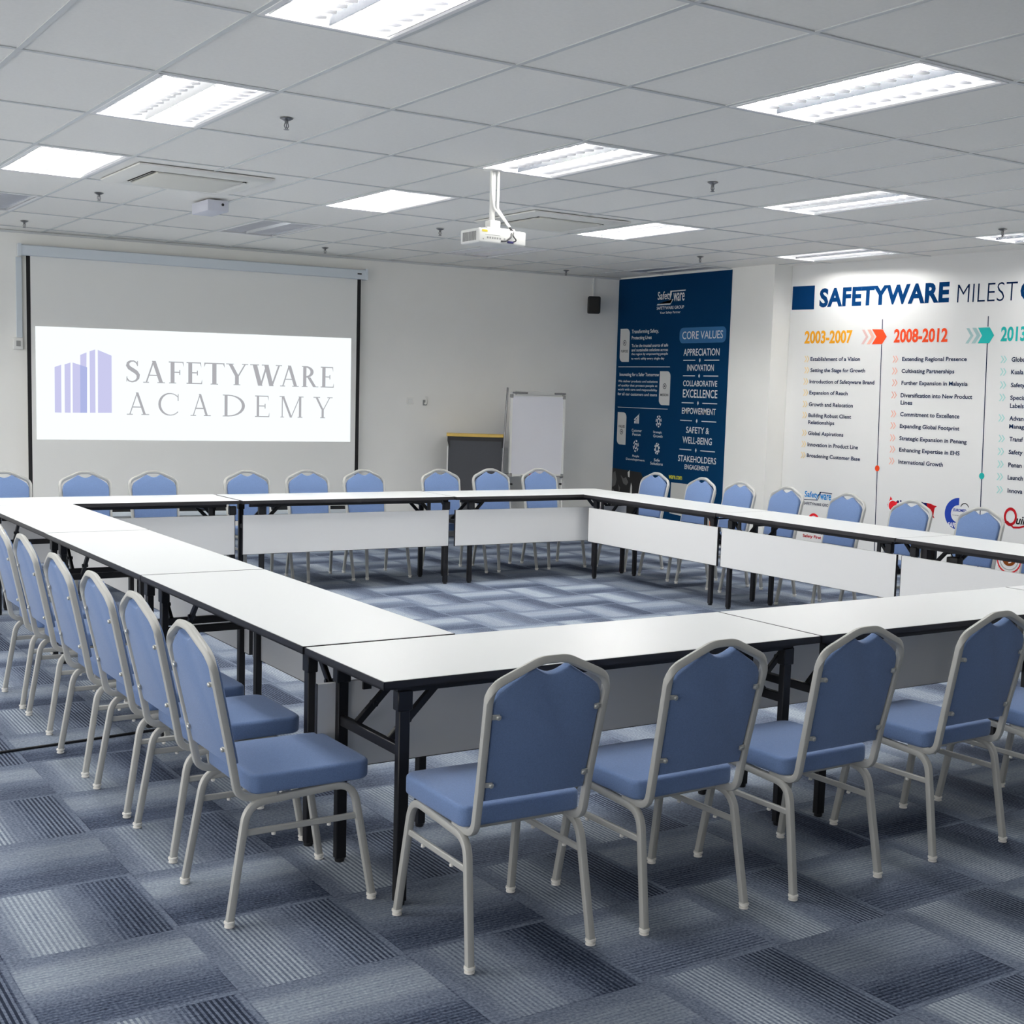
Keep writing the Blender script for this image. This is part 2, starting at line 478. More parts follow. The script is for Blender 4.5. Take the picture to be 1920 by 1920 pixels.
# ------------------------------------------------------------------ folding tables
TL = 1.84
def make_table(shift_=0.0):
    t = thing('folding_table', '', 'table', (0,0,0), 0, 'white folding tables of the square')
    hl, hw = TL/2, .30
    obj('tabletop', G().rbox(-hl+.003, -hw+.003, .728, hl-.003, hw-.003, .75, .002, 1), m_white, t)
    g = G()
    g.box(-hl, -hw, .722, hl, -hw+.004, .7485); g.box(-hl, hw-.004, .722, hl, hw, .7485)
    g.box(-hl, -hw, .722, -hl+.004, hw, .7485); g.box(hl-.004, -hw, .722, hl, hw, .7485)
    g.box(-hl, -hw, .722, hl, hw, .727)
    obj('edge_band', g, m_edge, t)
    g = G()                                   # steel rails under the top
    for s in (-1, 1): g.box(-hl+.08, s*.225-.012, .694, hl-.08, s*.225+.012, .722)
    obj('under_rails', g, m_black, t)
    for sx in (-1, 1):
        lx = sx*(hl-.105)+shift_
        for sy in (-1, 1):
            g = G().rbox(lx-.019, sy*.225-.015, .012, lx+.019, sy*.225+.015, .695, .003, 1)
            l = obj('leg', g, m_black, t)
            obj('foot_cap', G().lathe([(.015, 0), (.017, .003), (.017, .014), (.012, .016)], (lx, sy*.225, 0), 10), m_dark, l)
            g = G().rbox(lx-.026, sy*.225-.019, .635, lx+.026, sy*.225+.019, .70, .003, 1)
            obj('hinge_bracket', g, m_black, t)
        obj('cross_bar', G().rbox(lx-.012, -.215, .485, lx+.012, .215, .52, .003, 1), m_black, t)
        for sy in (-1, 1):
            p = (lx-sx*.01, sy*.12, .515); q = (lx-sx*.20, sy*.12, .705)
            g = G().tube([p, q], rrect(.018, .026, .003, 1), ref=(0,1,0))
            g.cyl((lx-sx*.07, sy*.12-.016, .575), (lx-sx*.07, sy*.12+.016, .575), .010, 8)
            obj('brace', g, m_black, t)
        obj('brace_link', G().cyl((lx-sx*.17, -.12, .672), (lx-sx*.17, .12, .672), .007, 8), m_black, t)
    pn = obj('modesty_panel', G().rbox(-hl+.02, .234, .328, hl-.02, .250, .632, .001, 1), m_panel, t)
    g = G()
    for x0 in (-hl+.018, hl-.020): g.box(x0, .233, .327, x0+.002, .251, .633)
    g.box(-hl+.018, .233, .326, hl-.018, .251, .3275)
    obj('edge_band', g, m_edge, pn)
    g = G()
    for sx in (-1, 1):
        x = sx*(hl-.20); g.box(x-.015, .222, .60, x+.015, .233, .722)
    obj('panel_bracket', g, m_black, t)
    return t
T0 = make_table(); TF = make_table(-.075); reg(None)
TB = []   # (cx, cy, length, rz, label)
def lab(*a): TB.append(a)
lab(2.717, 3.842, 1.855, 0, 'white folding table in the near row, left one with its bare corner facing us')
lab(4.590, 3.842, 1.875, 0, 'white folding table in the near row, middle one behind the third and fourth chairs')
lab(6.475, 3.842, 1.875, 0, 'white folding table in the near row, right one cut by the picture edge')
lab(2.090, 5.090, 1.86, -PI/2, 'white folding table in the left row, nearest one butting the near row')
lab(2.092, 6.953, 1.84, -PI/2, 'white folding table in the left row, middle one')
lab(2.096, 8.775, 1.775, -PI/2, 'white folding table in the left row, farthest one touching the far row')
lab(2.705, 9.976, 1.86, PI, 'white folding table in the far row, left one under the projected building logo')
lab(4.580, 9.955, 1.855, PI, 'white folding table in the far row, middle one below the projection screen edge')
lab(6.440, 9.925, 1.85, PI, 'white folding table in the far row, right one in front of the flip chart')
lab(7.112, 8.718, 1.795, PI/2, 'white folding table in the right row, farthest one in front of the blue poster')
lab(7.112, 6.905, 1.815, PI/2, 'white folding table in the right row, middle one')
lab(7.112, 5.073, 1.835, PI/2, 'white folding table in the right row, nearest one at the picture edge')
for k, (x, y, ln, rz, lb) in enumerate(TB):
    if k == 0: o = T0; o.location = (x, y, 0); o.rotation_euler = (0,0,rz); o['label'] = lb
    elif k == 6: o = TF; o.location = (x, y, 0); o.rotation_euler = (0,0,rz); o['label'] = lb
    else: o = dup(TF if 6 <= k <= 8 else T0, (x, y, 0), rz, lb, 'white folding tables of the square')
    o.scale = (ln/TL, 1, 1)

# ------------------------------------------------------------------ banquet chairs
def make_chair():
    t = thing('banquet_chair', '', 'chair', (0,0,0), 0, 'blue banquet chairs around the tables')
    tp = rrect(.024, .024, .006, 2)
    # side frames: inverted U of front and rear leg, each leg a mesh of its own, joined under the seat
    for s in (-1, 1):
        x0, x1 = s*.206, s*.190
        pts = [(x0, -.238, .016), (x1, -.178, .372), (x1, .172, .392), (x0, .236, .016)]
        path = fillet([Vector(p) for p in pts], [.075, .075], 8)
        mid = len(path)//2
        a = path[:mid]+[(path[mid-1]+path[mid])/2]; b = [(path[mid-1]+path[mid])/2]+path[mid:]
        for p, gy in ((a, -.238), (b, .236)):
            l = obj('leg', G().tube(p, tp), m_frame, t)
            gl = G().lathe([(.010, 0), (.0155, .002), (.0155, .007), (.011, .009), (.011, .013), (.017, .014), (.017, .020), (.012, .022)], (x0, gy, 0), 14)
            obj('glide', gl, m_glide, l)
        za, zb = .283, .283
        f = .283/.39
        ya = -.238+(.06)*f; yb = .236-.064*f; xx = x0+(x1-x0)*f
        g = G().tube([(xx, ya, za), (xx, yb, zb)], rrect(.012, .020, .003, 1))
        st = obj('stretcher', g, m_frame, t)
        g = G()
        for yy in (ya+.10, yb-.10): g.lathe([(.004, -.020), (.007, -.018), (.007, -.012), (.004, -.010)], (xx, yy, za), 8)
        obj('stacking_bumper', g, m_glide, st)
    # cross members below the seat
    for yy, zz in ((-.10, .385), (.12, .388)):
        obj('seat_rail', G().tube([(-.190, yy, zz-.006), (.190, yy, zz-.006)], rrect(.018, .018, .003, 1), ref=(0,1,0)), m_frame, t)
    # back frame: one bent tube with a peaked top, hooked forward under the seat
    A = Vector((0, -.210, .44)); Bq = Vector((0, -.309, .905))
    d = (Bq-A).normalized(); nb = Vector((0, -d.z, d.y))    # nb points to the rear
    def bp(x, h, off=0.0):                                    # point in the plane of the back
        return Vector((x, 0, 0))+A+d*h+nb*off
    half = [Vector((-.181, -.085, .388)), Vector((-.181, -.203, .390)), bp(-.183, .10), bp(-.1955, .402), bp(-.042, .472)]
    full = half+[Vector((-p.x, p.y, p.z)) for p in half[::-1]]
    path = fillet(full, [.050, .6, .066, .11, .11, .066, .6, .050], 9)
    obj('back_frame', G().tube(path, rrect(.024, .023, .006, 2), ref=(0, .25, .97)), m_frame, t)
    # seat pad
    def seat_outline(w, y0, y1, r, n=5):
        out = []
        for cx, cy, a0 in ((w-r, y1-r, 0), (-w+r, y1-r, PI/2), (-w+r*.6, y0+r*.6, PI), (w-r*.6, y0+r*.6, 1.5*PI)):
            rr = r if cy > 0 else r*.6
            for i in range(n+1):
                a = a0+PI/2*i/n; out.append((cx+rr*math.cos(a), cy+rr*math.sin(a)))
        return out
    g = G().prism(seat_outline(.203, -.168, .236, .05), .398, .460, 'z', .012, 3)
    # a soft crown on the top face
    g.v = [(x, y, z+(.006*max(0, 1-(x/.2)**2)*max(0, 1-((y-.03)/.2)**2) if z > .45 else 0)) for x, y, z in g.v]
    obj('seat', g, m_fabric, t)
    # back pad with the hand-hold notch below the peak
    out = []
    w0, w1 = .168, .179
    out += [(-w0, .052), (w0, .052)]
    out += [(w1-.001, .335), (w1-.005, .360), (w1-.017, .382), (w1-.040, .400)]
    out += [(.062, .446)]
    for k in range(9):
        a = k/8; out.append((.055-.110*a, .449-.022*math.sin(PI*a)))
    out += [(-.062, .446), (-(w1-.040), .400), (-(w1-.017), .382), (-(w1-.005), .360), (-(w1-.001), .335)]
    bm = bmesh.new()
    fv = [bm.verts.new(bp(x, h, .006)) for x, h in out]; bv = [bm.verts.new(bp(x, h, -.026)) for x, h in out]
    f1 = bm.faces.new(fv); f2 = bm.faces.new(bv[::-1]); n = len(out)
    for i in range(n):
        j = (i+1) % n; bm.faces.new((fv[j], fv[i], bv[i], bv[j]))
    bmesh.ops.recalc_face_normals(bm, faces=bm.faces[:])
    bmesh.ops.bevel(bm, geom=list(set(f1.edges[:]+f2.edges[:])), offset=.006, segments=2, affect='EDGES', profile=.5)
    obj('backrest', G().frombm(bm), m_fabric, t, 50)
    for x, h in ((-.180, .315), (.180, .315), (-.173, .105), (.173, .105)):
        s = 1 if x > 0 else -1
        g = G().tube([bp(x, h, .006), bp(x-s*.022, h, .010)], rrect(.016, .006, .002, 1), ref=tuple(d))
        g.lathe([(.008, 0), (.008, .003), (.005, .006)], (0,0,0), 10)
        k = 30; base = bp(x-s*.018, h, .012)
        for q in range(len(g.v)-30, len(g.v)):
            vx, vy, vz = g.v[q]; g.v[q] = tuple(base+Vector((vx, 0, 0))+d*vy+nb*vz)
        obj('pad_bracket', g, m_screw, t)
    return t
C0 = make_chair(); reg(None)
CH_L = []
def ch(x, y, rz, lb): CH_L.append((x, y, rz, lb))
ORD = ['first', 'second', 'third', 'fourth', 'fifth', 'sixth', 'seventh', 'eighth', 'ninth']
front = [(2.05, 3.303, -.03), (2.639, 3.280, .015), (3.241, 3.258, .02), (3.95, 3.281, .03), (4.565, 3.285, 0)]
flab = ['blue banquet chair in the near row, first from left, beside the bare table corner',
        'blue banquet chair seen from behind, second from left in the near row',
        'blue banquet chair in the near row, third from left, at the table joint',
        'blue banquet chair seen from behind, fourth from left in the near row',
        'blue banquet chair of the near row cut by the right picture edge']
for (x, y, a), l in zip(front, flab): ch(x, y, a, l)
left = [(1.605, 3.912), (1.632, 4.530), (1.632, 5.075), (1.632, 5.668), (1.662, 6.410), (1.665, 6.972)]
llab = ['blue banquet chair along the left tables, nearest one with its whole seat showing',
        'blue banquet chair along the left tables, second nearest', 'blue banquet chair along the left tables, third nearest',
        'blue banquet chair along the left tables, fourth nearest', 'blue banquet chair along the left tables, fifth nearest',
        'blue banquet chair along the left tables, farthest one cut by the left picture edge']
for (x, y), l in zip(left, llab): ch(x, y, -PI/2, l)
back = [2.155, 2.745, 3.285, 4.078, 4.625, 5.165, 5.945, 6.49, 7.04]
blab = ['far row blue chair at the left picture edge, below the screen left border',
        'far row blue chair below the building logo, second from left', 'far row blue chair below the first letters of the projected text, third from left',
        'far row blue chair behind the first table joint, fourth from left', 'far row blue chair below the last projected letters, fifth from left',
        'far row blue chair right under the screen right black border, sixth from left',
        'far row blue chair left of the dark lectern, seventh from left', 'far row blue chair in front of the dark lectern, eighth from left',
        'far row blue chair in front of the white flip chart, ninth from left']
for x, l in zip(back, blab): ch(x, 10.475 if x < 2.5 else 10.40, PI, l)
right = [(7.635, 9.98, .06), (7.635, 9.31, 0), (7.635, 8.775, .02), (7.635, 8.19, 0), (7.64, 7.505, -.03), (7.635, 6.83, 0), (7.645, 6.185, .02), (7.64, 5.58, 0)]
rlab = ['right row blue chair in front of the poster photo strip, farthest of its row', 'right row blue chair in front of the white box on the poster, second farthest',
        'right row blue chair at the right edge of the blue poster, third farthest', 'right row blue chair in front of the bare white pier, fourth farthest',
        'right row blue chair covering part of the small blue logo on the mural, fifth farthest', 'right row blue chair in front of the red map on the mural',
        'right row blue chair beside the blue ring emblem, under the teal dot', 'right row blue chair at the right picture edge, only a sliver in view']
for (x, y, a), l in zip(right, rlab): ch(x, y, PI/2+a, l)
GN = 'blue banquet chairs around the tables'
for k, (x, y, rz, l) in enumerate(CH_L):
    if k == 0: C0.location = (x, y, 0); C0.rotation_euler = (0,0,rz); C0['label'] = l
    else: dup(C0, (x, y, 0), rz, l, GN)

# ------------------------------------------------------------------ things on a wall: local x along the wall, -y into the room
class Wall:
    def __init__(s, A, ang, z=0.0): s.A = Vector(A); s.ang = ang; s.T = Vector((math.cos(ang), math.sin(ang)))
    def thing(s, name, label, cat, s0, z0, off=0.0, group=None):
        n = Vector((-s.T.y, s.T.x)); p = s.A+s.T*s0-n*off
        return thing(name, label, cat, (p.x, p.y, z0), s.ang, group)
def shift(g, dx, dz, dy=0.0):
    g.v = [(x-dx, y-dy, z-dz) for x, y, z in g.v]; return g
BACK = Wall(WA, WANG); MUR = Wall(RA, RANG); POS = Wall((PX-.004, 13.10), -PI/2)

# --- projection screen
S0, Z0 = 1.935, .29
scr = BACK.thing('projection_screen', 'large pull-down projection screen with black side borders on the back wall', 'projection screen', S0, Z0, .08)
def sp(name, g, m, parent=scr, smooth=40): return obj(name, shift(g, S0, Z0), m, parent, smooth)
prof = [(-.05, 2.815), (-.04, 2.81), (.03, 2.81), (.045, 2.82), (.05, 2.86), (.045, 2.905), (.03, 2.915), (-.03, 2.915), (-.05, 2.905)]
sp('casing', G().prism(prof, .175, 3.68, 'x'), m_casing)
g = G().prism([(-.055, 2.806), (.06, 2.806), (.06, 2.922), (-.055, 2.922)], .150, .180, 'x')
sp('end_cap', g, m_casing)
g = G().prism([(-.055, 2.806), (.06, 2.806), (.06, 2.922), (-.055, 2.922)], 3.675, 3.705, 'x')
sp('end_cap', g, m_casing)
sp('maker_badge', G().box(3.585, -.053, 2.858, 3.632, -.0505, 2.874), m_dark)
cloth = sp('fabric', G().box(.225, .0, .30, 3.642, .003, 2.82), m_screencloth)
g = G().box(.225, -.001, .29, .262, .0, 2.815); g.box(3.602, -.001, .29, 3.642, .0, 2.815); g.box(.225, -.001, .295, 3.642, .0, .335)
sp('black_border', g, m_screenblack)
sp('batten', G().rbox(.215, -.012, .250, 3.652, .014, .296, .004, 2), m_casing)
# projected picture: the lit slide and its lettering
m_slide = emission('projected_white', (0.90, 0.965, 0.985, 1), PICTURE)
m_sgrey = emission('projected_grey', rgb(170, 170, 174), PICTURE)
m_slav = emission('projected_lavender', rgb(196, 196, 230), PICTURE)
m_sblue = emission('projected_blue', rgb(170, 178, 222), PICTURE)
slide = sp('projected_picture', G().flat([(.305, 1.028), (3.545, 1.040), (3.540, 2.170), (.303, 2.137)], -.0015, .0012), m_slide, scr, 0)
def glyphs():
    """serif capitals in a unit-high box: lists of polygons"""
    K = {}
    def q(*p): return list(p)
    def stem(x, w, a=0, b=1, top=True, bot=True, o=.065):
        r = [[(x, a), (x+w, a), (x+w, b), (x, b)]]
        if bot: r.append([(x-o, a), (x+w+o, a), (x+w+o*.8, a+.04), (x-o*.8, a+.04)])
        if top: r.append([(x-o, b), (x+w+o, b), (x+w+o*.8, b-.04), (x-o*.8, b-.04)])
        return r
    def diag(x0, y0, x1, y1, w): return [[(x0, y0), (x0+w, y0), (x1+w, y1), (x1, y1)]]
    def ser(x0, x1, y): return [[(x0, y), (x1, y), (x1, y+.04), (x0, y+.04)]]
    def stroke(pts, ws):
        r = []; P = [Vector((a, b)) for a, b in pts]; N_ = []
        for i in range(len(P)):
            t = (P[min(i+1, len(P)-1)]-P[max(i-1, 0)]).normalized(); N_.append(Vector((-t.y, t.x)))
        for i in range(len(P)-1):
            a, b = P[i]+N_[i]*ws[i]/2, P[i]-N_[i]*ws[i]/2; c, d = P[i+1]-N_[i+1]*ws[i+1]/2, P[i+1]+N_[i+1]*ws[i+1]/2
            r.append([tuple(a), tuple(b), tuple(c), tuple(d)])
        return r
    def make(st, th):
        k = {}
        k['A'] = diag(.09, 0, .385, 1, th)+diag(.64, 0, .345, 1, st)+[[(.20, .32), (.62, .32), (.60, .37), (.22, .37)]]+ser(0, .23, 0)+ser(.56, .86, 0)
        arm = lambda x0, x1, y, tick: [[(x0, y), (x1, y), (x1, y+.05), (x0, y+.05)]]+([[(x1-.05, y+.05 if tick < 0 else y), (x1, y+.05 if tick < 0 else y), (x1+.01, y+tick)]] if tick else [])
        k['F'] = stem(.09, st, top=False)+arm(.02, .58, .95, -.20)+arm(.09, .46, .49, 0)+[[(.42, .40), (.46, .40), (.46, .62), (.42, .62)]]
        k['E'] = stem(.09, st, top=False, bot=False)+arm(.02, .58, .95, -.20)+arm(.09, .46, .49, 0)+[[(.42, .40), (.46, .40), (.46, .62), (.42, .62)]]+arm(.02, .62, 0, .24)
        k['T'] = stem(.36-st/2, st, top=False)+[[(0, .95), (.72, .95), (.72, 1), (0, 1)], [(0, .95), (-.01, .78), (.05, .95)], [(.72, .95), (.73, .78), (.67, .95)]]
        k['Y'] = stem(.40-st/2, st, 0, .46, top=False)+diag(.34-st*.1, .42, .06, 1, st)+diag(.42, .42, .70, 1, th)+ser(-.02, .28, .96)+ser(.60, .84, .96)
        k['W'] = diag(.24, 0, .05, 1, st)+diag(.30, 0, .50, .96, th)+diag(.62, 0, .44, 1, st)+diag(.68, 0, .93, 1, th)+ser(-.03, .27, .96)+ser(.36, .60, .96)+ser(.84, 1.06, .96)
        n = 14
        bowl = [(.16+.34*math.sin(PI*i/n), .725+.25*math.cos(PI*i/n)) for i in range(n+1)]
        k['R'] = stem(.09, st)+stroke(bowl, [th+(st-th)*math.sin(PI*i/n)**2 for i in range(n+1)])+diag(.56, 0, .28, .47, st)+ser(.60, .80, 0)
        dd = [(.22+.50*math.sin(PI*i/n), .5+.475*math.cos(PI*i/n)) for i in range(n+1)]
        k['D'] = stem(.09, st)+stroke([(.12, .975)]+dd+[(.12, .025)], [th]+[th+(st*1.05-th)*math.sin(PI*i/n)**1.5 for i in range(n+1)]+[th])
        cc = []; cw = []
        for i in range(19):
            a = math.radians(42+276*i/18); cc.append((.50+.43*math.cos(a), .5+.49*math.sin(a))); cw.append(th+(st*1.05-th)*max(0, -math.cos(a))**1)
        k['C'] = stroke(cc, cw)+[[(.80, .66), (.84, .66), (.84, .99), (.80, .93)]]
        k['M'] = stem(.10, th, top=False)+stem(.86, st, top=False)+diag(.46, 0, .10, 1, st)+diag(.49, 0, .88, 1, th)+ser(0, .22, .96)+ser(.84, 1.06, .96)
        sp_ = [(.49, .80), (.44, .90), (.34, .965), (.22, .955), (.12, .88), (.10, .76), (.17, .65), (.30, .56), (.44, .46), (.52, .34), (.51, .19), (.42, .075), (.28, .03), (.15, .06), (.07, .17)]
        sw = [th, th, th, th*1.3, st*.75, st*.95, st*1.1, st*1.15, st*1.1, st*.95, st*.75, th*1.3, th, th, th]
        k['S'] = stroke(sp_, sw)+[[(.47, .74), (.51, .74), (.51, .97), (.48, .97)], [(.05, .03), (.08, .03), (.09, .26), (.05, .26)]]
        return k
    return make(.15, .06), make(.10, .042)
GB, GL = glyphs()
def serif_word(word, boxes, z0, z1, font, slope=0.0):
    g = G()
    for c, (a, b) in zip(word, boxes):
        polys = font[c]; xs_ = [p[0] for P in polys for p in P]; lo, hi = min(xs_), max(xs_)
        for n_, P in enumerate(polys):
            pp = []
            for x, y in P:
                X = a+(x-lo)/(hi-lo)*(b-a); pp.append((X, z0+y*(z1-z0)+slope*(X-1.16)))
            g.add([(x, -.0042-.00002*n_, z) for x, z in pp], [tuple(range(len(pp)))])
    return g
ub = lambda L_: [(1.159+(a-632)*.002115, 1.159+(b-632)*.002115) for a, b in L_]
bx1 = ub([(632, 697), (712, 815), (833, 905), (918, 995), (1003, 1105), (1112, 1222), (1232, 1395), (1385, 1482), (1497, 1585), (1597, 1668)])
bx2 = ub([(635, 740), (783, 880), (938, 1037), (1095, 1207), (1258, 1332), (1383, 1508), (1560, 1662)])
sp('lettering', serif_word('SAFETYWARE', bx1, 1.618, 1.842, GB, .004), m_sgrey, slide, 0)
sp('lettering', serif_word('ACADEMY', bx2, 1.290, 1.518, GL, .002), m_sgrey, slide, 0)
bars = [[(.477,1.746),(.539,1.77),(.538,1.297),(.475,1.297)], [(.57,1.775),(.627,1.795),(.624,1.298),(.569,1.298)],
        [(.646,1.796),(.718,1.775),(.784,1.754),(.781,1.301),(.644,1.299)], [(.719,1.874),(.78,1.902),(.778,1.755),(.719,1.775)],
        [(.808,1.914),(.862,1.934),(.862,1.303),(.808,1.302)], [(.887,1.931),(1.02,1.879),(1.019,1.306),(.885,1.303)]]
g = G()
for b_ in bars: g.add([(x, -.0042, z) for x, z in b_], [tuple(range(len(b_)))])
sp('building_emblem', g, m_slav, slide, 0)
sp('building_emblem', G().add([(x, -.0046, z) for x, z in [(.717,1.775),(.784,1.754),(.779,1.301),(.716,1.300)]], [(0,1,2,3)]), m_sblue, slide, 0)

# --- cable trunking with its switch, left of the screen
t = BACK.thing('wall_switch', 'white switch box at the lower end of the trunking left of the screen', 'switch', .150, 1.905, 0)
obj('box', G().rbox(-.045, -.032, 0, .045, -.001, .115, .006, 2), m_plastic, t)
obj('rocker', G().rbox(-.018, -.037, .03, .022, -.032, .085, .002, 1), m_grey, t)
t = BACK.thing('cable_trunking', 'white vertical cable trunking left of the screen, ending at the switch box', 'trunking', .165, 2.02, 0)
obj('cover', G().rbox(-.028, -.022, .001,   .028, -.001, .78, .003, 1), m_casing, t)

# --- two small wall fittings
t = BACK.thing('wall_socket', 'faint white socket plate on the back wall, left of the small hook', 'socket', 4.275, 1.47, 0)
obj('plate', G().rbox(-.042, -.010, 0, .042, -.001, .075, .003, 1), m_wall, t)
obj('face', G().rbox(-.026, -.014, .012, .026, -.010, .063, .003, 1), m_plastic, t)
t = BACK.thing('wall_hook', 'small grey hanging hook on the back wall above the lectern', 'hook', 4.452, 1.462, 0)
obj('plate', G().rbox(-.024, -.010, 0, .024, -.001, .060, .006, 2), m_grey, t)
obj('arm', G().tube(fillet([(0, -.012, .02), (0, -.05, .02), (0, -.05, .10)], .02, 4), circ(.012, 8)), m_offwhite, t)

# --- black loudspeaker with its bracket and thin wire trunk
t = BACK.thing('loudspeaker', 'small black wall loudspeaker in the corner beside the blue poster', 'loudspeaker', 6.60, 2.60, 0)
t.rotation_euler[2] += -.45
obj('cabinet', G().rbox(-.075, -.24, 0, .075, -.10, .20, .018, 3), m_dark, t)
obj('grille', G().rbox(-.062, -.246, .014, .062, -.239, .186, .003, 1), mat('black_grille', rgb(18, 18, 18), .7, bump=.6, bscale=500), t)
g = G().box(-.03, -.012, .06, .03, -.001, .15); g.cyl((0, -.10, .10), (0, -.008, .10), .014, 10)
obj('bracket', g, m_dark, t)
o = BACK.thing('speaker_trunking', 'thin white trunking running down from ceiling to the loudspeaker', 'trunking', 6.60, 2.80, 0)
obj('cover', G().box(-.011, -.012, -.02, .011, -.001, .245), m_plastic, o)

# --- lectern
t = BACK.thing('lectern', 'dark grey lectern with a yellow wooden top standing by the back wall', 'lectern', 4.885, 0, .48)
t.rotation_euler[2] += -.40; t.scale = (.91, 1, 1)
m_wood = mat('yellow_beech', rgb(222, 186, 96), .5, noise=.06, nscale=14)
m_slate = mat('slate_grey_board', rgb(66, 68, 73), .7, noise=.05, nscale=60)
obj('front_panel', G().box(-.330, -.012, .06, .318, .006, 1.115), m_slate, t)
for s in (-1, 1): obj('side_panel', G().box(s*.322-.010-.005, -.01, .02, s*.322+.010-.005, .24, 1.10), m_slate, t)
obj('top', G().rbox(-.362, -.030, 1.128, .362, .26, 1.160, .004, 1), m_wood, t)
obj('top_rim', G().box(-.350, -.020, 1.085, .350, .245, 1.128), m_dark, t)
g = G()
for s in (-1, 1):
    g.prism([(s*.352, 1.085), (s*.318, 1.085), (s*.318, 1.00), (s*.335, 1.02)], -.02, .02)
obj('corner_bracket', g, m_dark, t)
g = G()
for x in (-.35, .335): g.rbox(x-.004, -.002, .70, x+.016, .02, 1.02, .003, 1)
obj('side_trim', g, m_plastic, t)
obj('base', G().rbox(-.36, -.03, 0, .35, .26, .06, .006, 1), m_slate, t)
obj('shelf', G().box(-.31, .01, .62, .31, .23, .64), m_slate, t)

# --- flip chart easel
t = BACK.thing('flip_chart', 'white flip chart board on a thin metal stand right of the lectern', 'flip chart', 5.58, 0, .60)
def fx(g): return shift(g, 5.58, 0)
obj('board', fx(G().rbox(5.262, -.016, .715, 5.912, .004, 1.600, .003, 1)), mat('whiteboard', rgb(232, 232, 238), .25), t)
g = G(); 
for a in ((5.240,.700,5.264,1.645), (5.910,.690,5.934,1.640)): g.box(a[0], -.020, a[1], a[2], .008, a[3])
g.box(5.24, -.020, .694, 5.934, .008, .716); g.box(5.24, -.020, 1.598, 5.934, .008, 1.612)
obj('board_frame', fx(g), m_plastic, t)
g = G().rbox(5.30, -.04, 1.612, 5.88, .0, 1.655, .006, 2)
obj('paper_clamp', fx(g), mat('light_grey_bar', rgb(206, 206, 202), .5), t)
for x0, x1 in ((5.25, 5.44), (5.78, 5.925)):
    obj('clamp_knob', fx(G().rbox(x0, -.05, 1.628, x1, -.035, 1.648, .006, 2)), m_chrome, t)
for x, z in ((5.255, 1.60), (5.918, 1.60), (5.262, .71), (5.918, .70)):
    obj('corner_cap', fx(G().rbox(x-.016, -.026, z-.022, x+.016, .01, z+.022, .004, 1)), m_grey, t)
for a, b in (((5.262, .02, .70), (5.235, .02, .0)), ((5.930, .02, .70), (5.965, .02, .0))):
    obj('leg', fx(G().cyl(a, b, .013, 10)), m_plastic, t)
obj('leg', fx(G().cyl((5.215, .02, 1.69), (5.015, -.24, .0), .011, 10)), m_chrome, t)
obj('brace', fx(G().tube([(5.103, -.125, .73), (5.255, .0, .73)], circ(.007, 8), ref=(0,0,1))), m_chrome, t)
obj('pen_tray', fx(G().rbox(5.40, -.055, .690, 5.92, -.020, .702, .003, 1)), m_grey, t)
g = G()
for x in (5.275, 5.905): g.lathe([(.014, -.01), (.016, 0), (.014, .01)], (x, -.012, .605), 10)
obj('adjuster', fx(g), m_dark, t)
for k, x in enumerate((5.435, 5.545)):
    o = BACK.thing('marker_pen', ('red marker pen on the flip chart tray, left one' if k == 0 else 'red marker pen on the flip chart tray, right one'), 'pen', x, .702, .64, 'pens on the flip chart tray')
    obj('barrel', G().cyl((-.05, 0, .010), (.045, 0, .014), .009, 10), m_plastic, o)
    obj('cap', G().cyl((.045, 0, .014), (.085, 0, .016), .010, 10), mat('red_cap', rgb(205, 40, 50), .4), o)

# ------------------------------------------------------------------ blue poster on the right wall
PS, PZ = 1.05, .02
pos = POS.thing('wall_poster', 'tall dark blue company values poster on the right wall beside the corner', 'poster', PS, PZ, .0)
def pp(name, g, m, parent=pos, smooth=0): return obj(name, shift(g, PS, PZ), m, parent, smooth)
Y = lambda y: 13.10-y                     # room y to distance along the poster
pp('sheet', G().box(.03, -.004, .02, 2.095, -.001, 3.035), m_navy)
e1 = -.0055
g = G().add([(Y(a), e1, z) for a, z in ()], [])
# logo
g = G(); put_text(g, 'Safety', Y(12.29), 2.735, Y(12.03), 2.855, e1, .012)
put_text(g, 'ware', Y(12.00), 2.735, Y(11.80), 2.83, e1, .012)
g.add([(Y(a), e1, z) for a, z in [(12.06,2.858),(11.78,2.858),(11.79,2.845),(12.03,2.845),(12.05,2.80),(12.07,2.80)]], [(0,1,2,3,4,5)])
g.add([(Y(a), e1, z) for a, z in [(12.30,2.70),(12.05,2.70),(12.02,2.76),(12.00,2.76),(12.035,2.715),(12.29,2.715)]], [(0,1,2,3,4,5)])
put_text(g, 'SAFETYWARE GROUP', Y(12.30), 2.648, Y(11.80), 2.684, e1, .012)
put_text(g, 'Your Safety Partner', Y(12.24), 2.590, Y(11.86), 2.626, e1, .006)
pp('logo', g, m_print)
def pill(x0, z0, x1, z1, r, n=6):
    out = []
    for cx, cz, a0 in ((x1-r, z1-r, 0), (x0+r, z1-r, PI/2), (x0+r, z0+r, PI), (x1-r, z0+r, 1.5*PI)):
        for i in range(n+1): a = a0+PI/2*i/n; out.append((cx+r*math.cos(a), cz+r*math.sin(a)))
    return out
def leaf(x0, z0, x1, z1, r, n=5):         # tab with two rounded corners, top right and bottom left
    out = [(x0, z1)]
    for i in range(n+1): a = PI/2-PI/2*i/n; out.append((x1-r+r*math.cos(a), z1-r+r*math.sin(a)))
    out.append((x1, z0))
    for i in range(n+1): a = 1.5*PI-PI/2*i/n; out.append((x0+r+r*math.cos(a), z0+r+r*math.sin(a)))
    return out
pp('heading_pill', G().flat(pill(Y(11.86), 2.255, Y(11.06), 2.43, .06), -.004), mat('poster_mid_blue', rgb(24, 98, 150), .55))
